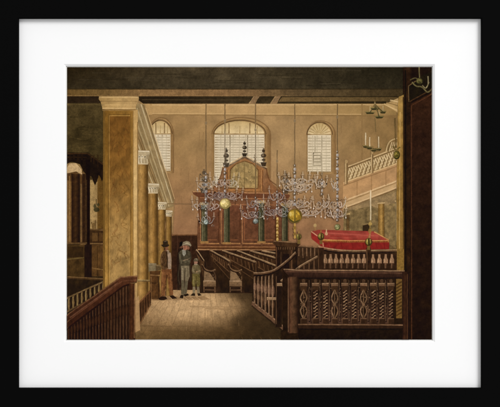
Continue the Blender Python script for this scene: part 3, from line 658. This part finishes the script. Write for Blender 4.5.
# newel box with cornice
p = Pen()
p.poly([(276, 243), (297, 244), (297, 332), (276, 312)], mot(hg((276, '#2b1d12'), (290, '#3c2a1b'), (297, '#271b10')), .2, 4), 2)
p.poly([(273.6, 241), (299.6, 242.4), (300.4, 244), (297.4, 246.6), (277, 246), (273, 243)], mot('#46311f', .12, 4), 2); p.line([(273.6, 241.2), (300, 242.6)], .8, '#907152')
for k in range(8): p.line([(278.4 + k * 2.3, 247), (278.4 + k * 2.3, 249.6)], .7, '#6f5438')
p.line([(281, 252), (281, 282)], .6, '#5d442e'); p.line([(291.6, 250), (291.6, 274)], 1.3, '#6a4c33'); p.line([(276.5, 247), (276.5, 310)], .6, '#6a4c33'); p.rect(283, 254, 289, 272, mot('#2a1c11', .1, 3)); 
p.end("newel_box", pr, INK_WOOD, "dark square newel with a moulded top beside the stair rails")
# curved stair rail
p = Pen()
p.poly([(254, 276), (276, 273), (281, 268), (281, 326), (252, 304)], mot('#2e2115', .2, 4), 2)
p.poly([(252, 301.6), (287, 329), (287, 334), (251.6, 305.4)], mot('#6b4f3a', .12, 4), 2); p.line([(252.4, 301.8), (287, 329)], .8, '#a58363'); p.line([(251.8, 305.6), (286.6, 334)], .7, '#1e140b')
for x, ya, yb in ((256.6, 279, 301), (260.2, 279, 304), (263.8, 279, 307), (267.4, 278, 304), (271, 277, 300)): p.rect(x - 1.3, ya + 2, x + 1.3, yb - 2, mot(vg((278, '#553f2e'), (312, '#6b503c')), .2, 3, x), 2, op=.45)
sr = p.end("stair_railing", pr, INK_WOOD, "curved stair railing sweeping up towards the newel box")
for x, yt, yb in ((254.8, 276, 304), (258.4, 276, 306.6), (262, 275.8, 309), (265.6, 275.6, 312), (269.2, 275.2, 315), (272.8, 274.2, 318)):
    q = Pen(); h = yb - yt; q.line([(x, yt), (x, yb)], 1.3, '#6f5138'); q.ell(x, yt + h * .38, 1.5, h * .14, '#80604a'); q.ell(x, yt + h * .7, 1.2, h * .09, '#6f5138'); q.line([(x - .5, yt + 1), (x - .5, yb - 1)], .5, '#ab8a68'); q.end("baluster", sr, INK)
p = Pen(); p.line([(253.6, 273.6), (262, 273.6), (274, 270.6), (286, 262), (295.6, 253)], 2.1, '#6f5239', smooth=True); p.line([(253.6, 272.6), (262, 272.6), (274, 269.6), (286, 261), (295.4, 252)], .8, '#b3926e', smooth=True); p.line([(254, 275.2), (262, 275.2), (275, 272), (287, 263.4), (296, 254.6)], .7, '#1c120a', smooth=True); p.end("handrail", sr, INK_WOOD)
p = Pen(); p.rect(275.4, 273, 281.6, 327, mot('#2c1f14', .15, 3), 2); p.line([(276.2, 276), (276.2, 324)], .7, '#6b5038'); p.end("post", sr, INK_WOOD)
for y, x in ((283.4, 277), (297.5, 267)):
    p = Pen(); p.rect(x, y, x + 9, y + 2.4, mot('#8d7152', .1, 3)); p.line([(x, y + .3), (x + 9, y + .3)], .6, '#b99a76'); p.end("step", sr, INK)
p = Pen(); p.poly([(282, 281), (317, 256.6), (318, 268), (296, 278), (284, 300)], mot('#38281b', .15, 4), 2)
p.line([(280.6, 281.4), (300, 266.6), (317.4, 256.6)], 1.7, '#86684a'); p.line([(280.6, 280.6), (300, 265.8), (317.4, 255.8)], .6, '#b99a74')
for x, a in ((299, 268.6), (304, 265.6), (309, 262.8), (314, 260)): p.line([(x, a), (x, 270)], 1.1, '#73563c')
p.end("stair_handrail", pr, INK_WOOD, "straight sloping handrail behind the front railing")

# --- front railing
p = Pen()
p.poly([(283, 272), (404, 272), (404, 341), (283, 341)], mot(vg((272, '#2f2117'), (322, '#2d2117'), (341, '#221910')), .22, 5, 3), 3)
p.poly([(281, 331), (298, 325), (298, 341), (281, 341)], mot('#2f2216', .15, 4), 3)
fr = p.end("railing", pr, INK_DARK, "heavy dark front railing with twisted balusters at lower right")
for x in (309.6, 320.5, 330, 339.8, 349.5, 358.8, 368.5, 377.5, 386):
    q = Pen(); q.rect(x - 2.6, 286, x + 2.6, 323.6, mot(vg((286, '#33251b'), (305, '#443125'), (324, '#553d2f')), .25, 3, x), 2); q.hatch(x - 2.6, 287, x + 2.6, 323, 7, ['#241810', '#7d5f47'], .4, 6); q.end("gap_panel", fr, INK)
tw = [303.6, 315.5, 325.4, 334.6, 345, 354, 363.5, 373.5, 381.6, 390.8]
for k, x in enumerate(tw):
    q = Pen()
    q.line([(x, 278), (x, 283)], 2.0, '#4b3524'); q.rect(x - 3.4, 283.4, x + 3.4, 286, mot('#6e533c', .2, 2)); q.line([(x - 3.4, 283.6), (x + 3.4, 283.4)], .8, '#a58663'); q.ell(x, 281, 1.5, 1.8, '#5d4530'); 
    q.rect(x - 2.6, 286.2, x + 2.6, 291, '#46311f')
    if k in (0, 3, 6):      # open vase shapes
        q.line([(x, 290), (x - 3.2, 298), (x - .8, 304.5), (x - 3.2, 311), (x, 319)], 1.0, '#a3825f', smooth=True); q.line([(x, 290), (x + 3.2, 298), (x + .8, 304.5), (x + 3.2, 311), (x, 319)], 1.0, '#866849', smooth=True); q.line([(x, 292), (x - .2, 317)], .7, '#7d6044'); q.ell(x, 304.5, 1.3, 1.4, '#8d6d4e'); q.dots(x, 304, 3.2, 12, 12, ['#a58762', '#21160f', '#6d5138'], .5)
    else:                # rope twist
        q.rect(x - 2.2, 290, x + 2.2, 318.4, '#33231a')
        for j in range(9): y = 290.6 + j * 3.1 + random.uniform(-.3, .3); q.line([(x - 2.1, y + 2.4), (x - .4, y + 1.7), (x + 1.0, y + .3), (x + 2.1, y)], .95, random.choice(['#a58561', '#7c5f45', '#b08f68']), smooth=True); q.ell(x + 1.4, y + 1.8, .8, .8, '#251810', 8)
    q.rect(x - 3, 318.4, x + 3, 324, mot('#3b291b', .15, 3)); q.line([(x - 3, 318.6), (x + 3, 318.6)], .6, '#7a5d42'); q.line([(x - 2.8, 319), (x - 2.8, 324)], .5, '#6d5038')
    q.end("baluster", fr, INK)
for x in (309.6, 320.5, 330, 339.8, 349.5, 358.8, 368.5, 377.5, 386):
    q = Pen(); q.line([(x, 279), (x, 322)], 1.7, '#20160f'); q.line([(x - .5, 280), (x - .4, 321)], .45, '#675039'); q.dots(x, 300, 1.4, 17, 14, ['#7d6144', '#1d130c', '#8f7150'], .5); q.end("spindle", fr, INK)
q = Pen(); q.rect(396.4, 279, 401.6, 318, mot('#75592c', .12, 3), 3)
for j in range(10): q.line([(396.4, 285 + j * 3.4), (401.6, 281.4 + j * 3.4)], .8, '#4a3417')
q.end("spindle", fr, INK)
p = Pen(); p.poly([(283.4, 269), (404.4, 271), (404.4, 278), (292, 278.2), (289, 276), (285, 272)], mot(vg((269, '#50382a'), (278, '#33221a')), .12, 6), 3); p.line([(283.6, 269.2), (300, 270.2), (404.4, 270.8)], 1.0, '#a38461'); p.line([(286, 271.6), (404, 273.2)], .6, '#6a4c38'); p.line([(292, 278.2), (404, 278.2)], .8, '#160e08'); p.end("top_rail", fr, INK_WOOD)
p = Pen(); p.rect(287.6, 277, 298.4, 333, mot(hg((287.6, '#35231a'), (291, '#62442f'), (294, '#58402c'), (298.4, '#291b12')), .14, 4), 1.6); p.line([(288.2, 278), (288.2, 332)], .5, '#8b6a4b'); p.end("post", fr, INK_WOOD)
p = Pen(); p.rect(402.4, 272, 409, 340, mot(hg((402.4, '#2c1c11'), (405, '#4a3020'), (409, '#22150c')), .14, 4), 2); p.line([(407.4, 274), (407.4, 339)], .5, '#61432b'); p.end("post", fr, INK_WOOD)
p = Pen(); p.rect(298, 324, 403, 329, mot('#382619', .12, 5), 3); p.line([(298, 324.4), (403, 325)], 1.0, '#8f6f51'); p.line([(298, 329), (403, 329)], .8, '#150e08'); p.end("bottom_rail", fr, INK_WOOD)

p = Pen()
for x in (166, 173, 184, 188, 194, 200): p.poly([(x - 3, 297), (x + 4, 296.4), (x + 9, 299), (x + 1, 299.8)], '#6a5033', op=.55, fe=1.0)
p.end('ground_shading', pr, INK_FLOOR)
# --- people (drawn figures)
p = Pen()     # man in brown
p.poly([(162.6, 252), (165, 250.2), (168.4, 250.6), (170.8, 253), (171.6, 260), (171, 270), (167, 272), (162, 270.6), (160.9, 262), (161.2, 255)], mot('#4f3a25', .25, 2), 2)
p.poly([(167.6, 252), (170.4, 253), (171.4, 260), (171, 268.6), (168.6, 269.4), (168, 262)], mot('#94806a', .15, 2), 2)
p.line([(162, 253.6), (161, 262), (163.4, 267.6), (167.4, 269.2)], 1.7, '#5f472e', smooth=True); p.line([(162.6, 254), (161.9, 262)], .6, '#8a6b48'); p.line([(166.4, 252), (167.4, 260), (166.8, 267)], .7, '#2a1c11', smooth=True); p.ell(167.6, 269.4, .9, .8, '#9b6f52')
p.hatch(161.6, 252, 166.6, 270, 10, ['#2c1d12', '#75593a'], .5)
p.poly([(161.8, 269.6), (171.4, 269.6), (172.4, 283), (173.2, 295.6), (170.4, 296.6), (168.4, 283), (167.2, 276), (165.6, 284), (165.2, 297), (161.4, 297.4), (161.2, 283)], mot('#70492b', .2, 2), 2)
p.line([(162.8, 272), (162.6, 295)], .7, '#94683f'); p.line([(170.6, 273), (171.4, 294)], .7, '#8c6039'); p.line([(167, 274), (166, 284), (165.6, 296)], .8, '#3a2213', smooth=True); p.hatch(162, 271, 171.6, 295, 12, ['#4b2d19', '#946640'], .4)
p.poly([(158.8, 298.4), (161.6, 296.6), (165.6, 296.6), (167, 299), (164, 300), (159.4, 299.8)], '#2a1c12'); p.poly([(169.8, 295.8), (173, 295.4), (177, 298.2), (172.4, 298.8)], '#2a1c12')
p.poly([(164.6, 246.4), (167.4, 246.4), (168.2, 248.4), (167.2, 250.8), (165, 250.6)], '#7a533b'); p.line([(164.6, 246.8), (164.5, 250)], 1.0, '#2b1c10'); p.line([(166.4, 250.4), (169, 251.2)], .9, '#a3947c')
o = p.end("person", pr, INK, "man standing in brown coat and round dark hat")
p = Pen(); p.poly([(161.2, 245), (163.2, 244.6), (163.2, 241.4), (165, 240.2), (167.4, 240.8), (168, 244), (169.2, 245.2), (167.4, 246.8), (163.4, 247)], '#2c231a'); p.line([(164, 241.6), (166.8, 241.2)], .6, '#6a5a45'); p.line([(163.2, 244.4), (168, 244)], .6, '#0f0b08'); p.end("hat", o, INK)
p = Pen()     # dark figure behind
p.poly([(178.6, 249), (182, 248), (184, 252), (182, 262), (180, 290), (177.4, 290), (177, 258)], '#2a1e17', op=.8); p.ell(181.2, 246.4, 1.4, 2.0, '#7a523c')
o = p.end("person", pr, INK, "dark figure half hidden behind the grey coated man")
p = Pen(); p.poly([(179.4, 247), (179.8, 242.6), (182, 241.6), (183.4, 244.6), (181, 246)], '#1a130e'); p.end("hat", o, INK)
p = Pen()     # man in grey
p.poly([(178.6, 253), (181.6, 250), (187, 249.8), (190.4, 252), (191.4, 258), (189.6, 264), (188.6, 268), (181, 268), (179.4, 262)], mot('#4c4635', .25, 2), 2)
p.line([(179.8, 254), (180.6, 259.4), (185, 261), (190, 259.6)], 1.6, '#635b45', smooth=True); p.line([(183, 260.6), (190.4, 258.6)], .7, '#a58a6b'); p.line([(190, 252.6), (191.2, 258), (188.6, 260)], 1.2, '#3a3225', smooth=True)
p.poly([(182.4, 250), (185.2, 249.8), (185.6, 254), (184, 256), (182.8, 254)], '#8f8c7c'); p.hatch(180, 251, 190, 266, 14, ['#2a241a', '#6f6750', '#7c745c'], .5, 2.5)
p.line([(179.8, 264), (178.8, 272), (178.6, 280), (180, 285)], 1.3, '#453e2e', smooth=True); p.line([(189.6, 264), (190.8, 274), (190, 282)], 1.4, '#3d3628', smooth=True)
p.poly([(181, 266), (189, 266), (189.4, 276), (187.6, 282), (185.4, 282), (185, 272), (184, 281), (181.4, 281)], mot('#776c53', .2, 2), 2)
p.poly([(181.6, 281), (184.2, 281), (183.6, 295), (181.4, 295)], mot('#5c543f', .15, 2)); p.poly([(185.4, 281.6), (187.8, 281.6), (186.6, 293), (185, 296), (183.6, 296)], mot('#5f5742', .15, 2))
p.line([(182.4, 268), (182.4, 280)], .6, '#a09377'); p.line([(187.8, 268), (188, 277)], .6, '#544b38'); p.line([(185, 268), (184.8, 280)], .6, '#3a3325')
p.poly([(179.8, 297.6), (181, 295), (183.6, 295.4), (182.8, 298.4)], '#241a10'); p.poly([(184, 294.6), (187.6, 293.6), (189, 295.2), (185, 296.4)], '#241a10')
p.poly([(182.8, 245), (186.6, 244.8), (187.2, 247), (186, 249.8), (183.8, 249.8)], '#a06e54'); p.ell(188.2, 247.8, 1.3, 1.7, '#8f6049'); p.line([(184, 247), (185.6, 247)], .5, '#5d3626'); p.line([(184.4, 248.8), (185.4, 248.8)], .4, '#6d3a2c')
o = p.end("person", pr, INK, "man in grey green coat with a pale wide brimmed hat")
p = Pen(); p.poly([(182.4, 245.4), (183.2, 242.4), (186.6, 241.2), (189.4, 242), (191.2, 245.4), (190, 246.6), (187, 245.4)], '#837860'); p.line([(183.2, 244.8), (187, 243), (190.6, 245.4)], .6, '#b0a385'); p.line([(183.6, 245.4), (187, 245), (190, 246.4)], .5, '#4b4232'); p.end("hat", o, INK)
p = Pen()     # child
p.poly([(192.6, 266), (194.4, 264.4), (197.8, 264.4), (200, 266.4), (200.6, 271), (199.4, 274.6), (193, 274.6), (191.8, 270.6)], mot('#665a3d', .22, 2), 2); p.line([(192.6, 267.6), (193.6, 271.4), (197, 272), (200, 270.6)], 1.1, '#84775a', smooth=True); p.line([(194.4, 272), (198, 271.6)], .6, '#a4825f')
p.poly([(192.4, 274), (199.6, 274), (200, 284), (199, 287), (197, 287), (196.2, 279), (195.2, 287), (193, 287), (192.2, 283)], mot('#665b30', .2, 2), 2)
p.poly([(193, 287), (195.2, 287), (194.8, 294), (193, 294)], '#7b6f55'); p.poly([(197, 287), (199, 287), (199.4, 294), (197.8, 294)], '#73684f'); p.line([(193.8, 276), (193.8, 285)], .6, '#8d8052'); p.line([(196.4, 276), (196.2, 286)], .7, '#3b3318'); p.hatch(192.6, 266, 199.6, 285, 9, ['#3a3120', '#8a7d58'], .4, 2.5)
p.poly([(190.8, 295.4), (193, 293.4), (195, 293.6), (195, 295.8)], '#2a2015'); p.poly([(197.6, 293.6), (199.6, 293.4), (201.2, 295.4), (198.2, 295.8)], '#2a2015'); p.poly([(194, 260.6), (197.4, 260.4), (197.6, 262.6), (196.4, 264.6), (194.6, 264.4)], '#96705a'); p.line([(194.2, 264.6), (197.6, 264.6)], .8, '#a69a7e')
o = p.end("person", pr, INK, "child in olive clothes next to the bench")
p = Pen(); p.poly([(193.6, 261), (194.2, 259), (196.4, 258.2), (198.2, 259.8), (197.8, 261.2)], '#5e5440'); p.line([(195.4, 258.8), (197.4, 259)], .6, '#a79c80'); p.end("cap", o, INK)

# --- chandeliers
SIL = ['#cfd0cc', '#b3b8bb', '#98a2aa', '#848f98', '#b5ab98']; DK = '#4e4336'
def chain(q, x, y0, y1, c='#544530', w=.6):
    q.line([(x, y0), (x, y1)], w, c)
def arm(q, x, y, dx, lift, w=.42, c=None, cup=True, candle=4):
    c = c or random.choice(SIL)
    s = 1 if dx > 0 else -1; L = abs(dx); j = random.uniform(-1, 1)
    pts = [(x, y), (x + s * L * .3, y + 3 + j), (x + s * L * .68, y + 2.2 + j), (x + s * L * .95, y - lift * .4), (x + dx, y - lift)]
    q.line([(a + .4, b + .6) for a, b in pts], w * .9, DK, smooth=True, op=.4); q.line(pts, w, c, smooth=True, op=.66)
    q.line([(x + s * L * .25, y + 3), (x + s * L * .50, y + .6), (x + s * L * .44, y - 2.6), (x + s * L * .24, y - 3), (x + s * L * .16, y - .6), (x + s * L * .3, y)], w, random.choice(SIL), smooth=True, op=.6)
    if L > 9: q.line([(x + s * L * .62, y + 2.6), (x + s * L * .84, y + .6), (x + s * L * .76, y - 2), (x + s * L * .6, y - 1.4), (x + s * L * .62, y + .4)], w, random.choice(SIL), smooth=True, op=.6)
    if cup: q.line([(x + dx - 1.7, y - lift), (x + dx + 1.7, y - lift)], .8, '#5c5245', op=.55); q.line([(x + dx - 1.2, y - lift - .5), (x + dx + 1.2, y - lift - .5)], .35, '#b3aa9a', op=.6)
    if candle: q.line([(x + dx, y - lift - .6), (x + dx, y - lift - random.uniform(2.5, 5.5))], .55, '#c4baa4', op=.6)
    for _ in range(3):
        a = x + dx * random.uniform(.1, 1.05); b = y + random.uniform(-5, 5)
        q.line([(a, b), (a + random.uniform(-1.6, 1.6), b + random.uniform(-1.4, 1.4)), (a + random.uniform(-1, 1), b + 1.6)], .45, random.choice(SIL + ['#6b5b48']), smooth=True, op=.5)
def stem(q, x, y0, y1, w=1.5, cols=('#4a4238', '#8f9095', '#c9c6be')):
    q.line([(x, y0), (x, y1)], w * .6, cols[1]); n = max(3, int((y1 - y0) / 3.4))
    for k in range(n):
        y = y0 + (y1 - y0) * (k + .5) / n; r = w * (.55 + .45 * ((k * 7) % 3) / 2)
        q.ell(x, y, r * .8, 1.5, cols[k % 2]); q.ell(x - r * .3, y - .3, r * .35, .7, cols[2], 8)
def chandelier(x, ych, ytop, ybot, tiers, gy_, gr, label, gcol=('#7b6a2b', '#b9a24b', '#e0d18a'), extra=16, sp=None):
    q = Pen(); chain(q, x, ych, ytop)
    for yk in (.28,): q.ell(x, ych + (ytop - ych) * yk, .9, 1.5, '#7a6b52')
    o = q.end("chandelier", pr, INK_SOFT, label)
    q = Pen(); stem(q, x, ytop, ybot, 1.8); q.end("stem", o, INK_SOFT)
    for y, spans, lift in tiers:
        for dx in spans:
            q = Pen(); arm(q, x, y, dx, lift); 
            q.dots(x + dx * .6, y, abs(dx) * .35, 3, 3, SIL, .35)
            if abs(dx) > 8: q.line([(x + dx * .94, y - lift + 1), (x + dx * .94, y + 3.4)], .35, '#b9b1a2', op=.5); q.ell(x + dx * .94, y + 3.6, .5, .8, '#dcd8ce', 8)
            q.end("arm", o, INK_SOFT)
    if gr:
        q = Pen(); q.ball(x, gy_, gr, *gcol); q.end("globe", o, INK_SOFT)
    return o
YG = ('#5f4f1c', '#b08e2e', '#d8c05c')
chandelier(206, 104, 172, 222, [(186, (-9, 8, -5), 5), (206, (-14, -9, 9, 15, 5), 6), (220, (-8, 8), 3)], 222, 2.6, "leftmost chandelier with a small silver ball", ('#4a5550', '#98a39b', '#d5d9d0'))
chandelier(225, 104, 164, 200, [(183, (-15, -9, 9, 14), 6), (196, (-21, -13, 12, 18, -6), 6)], 203.6, 5.2, "silver chandelier with a large pale yellow ball before the ark", ('#8d8048', '#cbb975', '#e9dfae'))
o = chandelier(255.6, 104, 196, 218, [(204, (-9, 8, 13), 5), (215, (-15, -8, 9), 6)], 221, 2.7, "slim chandelier with a small silver ball over the pews", ('#4a5550', '#9aa59f', '#d9ddd6'))
o = chandelier(277.2, 150, 190, 214, [(196, (-8, 7), 7), (213, (-15, -8, 9, 14), 6)], 0, 0, "small chandelier between the pews and the large central one")
q = Pen()
for k in range(7): q.ell(277.4, 219 + k * 3.4, 1.1, 1.7, '#8b6f2c' if k % 2 else '#c1a24e'); q.ell(277.1, 218.4 + k * 3.4, .4, .6, '#e8d391', 6)
q.end("pendant", o, INK_SOFT)
o = chandelier(294.8, 104, 164, 206, [(182, (-16, -10, -6, 8, 15, 23), 7), (188, (-12, 12, 18), 5), (204, (-17, -10, 10, 17), 5), (213, (-8, 14, 22, 28), 6)], 216, 7.2, "largest central chandelier with a bulky yellow brass ball", YG)
q = Pen(); q.line([(294.8, 209), (294.8, 223)], 1.3, '#6b5a22'); q.ell(290.4, 214, 1.0, 2.2, '#dccb84', op=.5); q.ell(299, 218, 1.8, 3, '#8c6d20'); q.line([(289, 219), (294, 222), (300, 220)], 1.1, '#47451f', smooth=True); q.end("ball_shading", o, INK_SOFT)
q = Pen()
for k in range(5): q.ell(294.8, 225 + k * 3, 1.4 if k % 2 else .9, 1.5, '#7d6528' if k % 2 else '#b49440')
q.end("pendant", o, INK_SOFT)
o = chandelier(337.4, 104, 150, 222, [(205, (-14, -9, 8), 6), (214, (-13, 9, -7), 5), (186, (-6,), 4)], 227, 2.9, "thin chandelier with a small green brass ball above the red cloth", ('#4c4d28', '#8d8c5c', '#c9c9a2'))
o = chandelier(322, 172, 178, 196, [(184, (-7, 5), 6), (205, (-9, 7), 5)], 0, 0, "faint little chandelier under the right window")
# dark brass chandelier by the gallery
q = Pen(); chain(q, 375, 98, 104, '#3b3220')
o = q.end("chandelier", pr, INK_SOFT, "dark green brass chandelier high beside the gallery")
for y, cx_, sp in ((112.6, 370, 5), (108.6, 375, 4.6), (117, 379.4, 4.4), (112, 383, 3)):
    q = Pen(); q.poly([(cx_ - sp, y - .6), (cx_ + sp, y - .6), (cx_ + sp * .6, y + 1.2), (cx_ - sp * .6, y + 1.2)], '#38361f'); q.line([(cx_ - sp, y - .8), (cx_ + sp, y - .8)], .5, '#787242'); q.line([(cx_, y - 1), (cx_, y - 6)], .8, '#b7a478'); q.line([(375, 104), (cx_, y)], .6, '#4f4a2c'); q.end("candle_arm", o, INK_SOFT)
q = Pen(); q.line([(375, 118), (376, 132)], .5, '#5f5434')
o = q.end("chandelier", pr, INK_SOFT, "dark candle branch below the green brass chandelier")
for x, y, h in ((365.6, 145.6, 13), (369.6, 147, 10), (378.6, 148.4, 12), (373.6, 149.4, 0)):
    q = Pen(); q.poly([(x - 3, y), (x + 3, y), (x + 1.6, y + 2), (x - 1.6, y + 2)], '#35331c'); q.line([(x - 3, y), (x + 3, y)], .5, '#716a3b')
    if h: q.line([(x, y - .6), (x, y - h)], .9, '#cfc4a4')
    q.line([(x, y + 2), (374, y + 3)], .6, '#4d4728'); q.end("candle_arm", o, INK_SOFT)
q = Pen(); q.line([(395, 118), (396, 148)], .6, '#403719'); q.ball(396.6, 155, 3.2, '#2f2c12', '#6b6126', '#bfa955', 4.2); q.line([(393, 146), (396, 150), (400, 147)], 1.0, '#5a5226', smooth=True)
q.end("hanging_lamp", pr, INK_SOFT, "small brass lamp hanging against the gilded pier edge")
q = Pen(); q.line([(419, 67), (419.6, 78)], .9, '#8b8253'); q.ball(419.4, 81, 3.4, '#38351c', '#6a6437', '#a69d66', 3); q.line([(412, 82), (416, 86), (422, 87), (427, 92), (431, 90)], 1.1, '#837a4c', smooth=True); q.line([(422, 85), (426, 88), (429, 82)], .9, '#a0956a', smooth=True); q.line([(410, 80), (415, 78), (419, 80)], .9, '#6d663f', smooth=True); q.line([(428, 76), (428.4, 84)], .9, '#a99f77')
q.end("wall_sconce", pr, INK_SOFT, "green brass candle sconce on the dark right pier")
# candles and balls round the platform
for x, y, r, yc, lb in ((321, 236.4, 3.2, 0, "round brass knob at the left corner of the red cloth"), (368.6, 242, 3.3, 190, "brass knob with a tall white candle before the red cloth"), (298.8, 236.6, 2.7, 0, "squat brass knob on the newel box")):
    q = Pen(); q.rect(x - 1.2, y + r - .4, x + 1.2, y + r + 4.4, '#6e5a2d'); q.line([(x, y - r), (x, y - r - 3)], 1.0, '#8d7434')
    if yc: q.line([(x + 2, yc), (x + 2, 221)], 1.0, '#ded2b1'); q.line([(x + 2, 220), (x + 1, y - r)], 1.5, '#a1894f'); q.ell(x + 1.6, 224, 1.6, 1.6, '#b89a50'); q.ell(x + 1.2, 231, 1.4, 2.6, '#8d7236')
    o = q.end("candlestick" if yc else "brass_knob", pr, INK_SOFT, lb)
    q = Pen(); q.ball(x, y, r, '#3d391b', '#7d7434', '#cbb667', r * 1.15); q.line([(x + .3, y - r), (x + .5, y + r)], .8, '#2d2a14'); q.end("ball", o, INK_SOFT)
q = Pen(); q.ell(315, 225.6, 1.3, 1.8, '#b29a63'); q.line([(315, 227), (315, 231)], .8, '#8a703f'); q.ell(326.4, 233.6, 1.2, 1.6, '#bfa777'); q.line([(326.4, 229), (326.4, 233)], .6, '#c9b48a')
q.end("finial", pr, INK_SOFT, "pair of tiny brass finials on the red cloth edge")
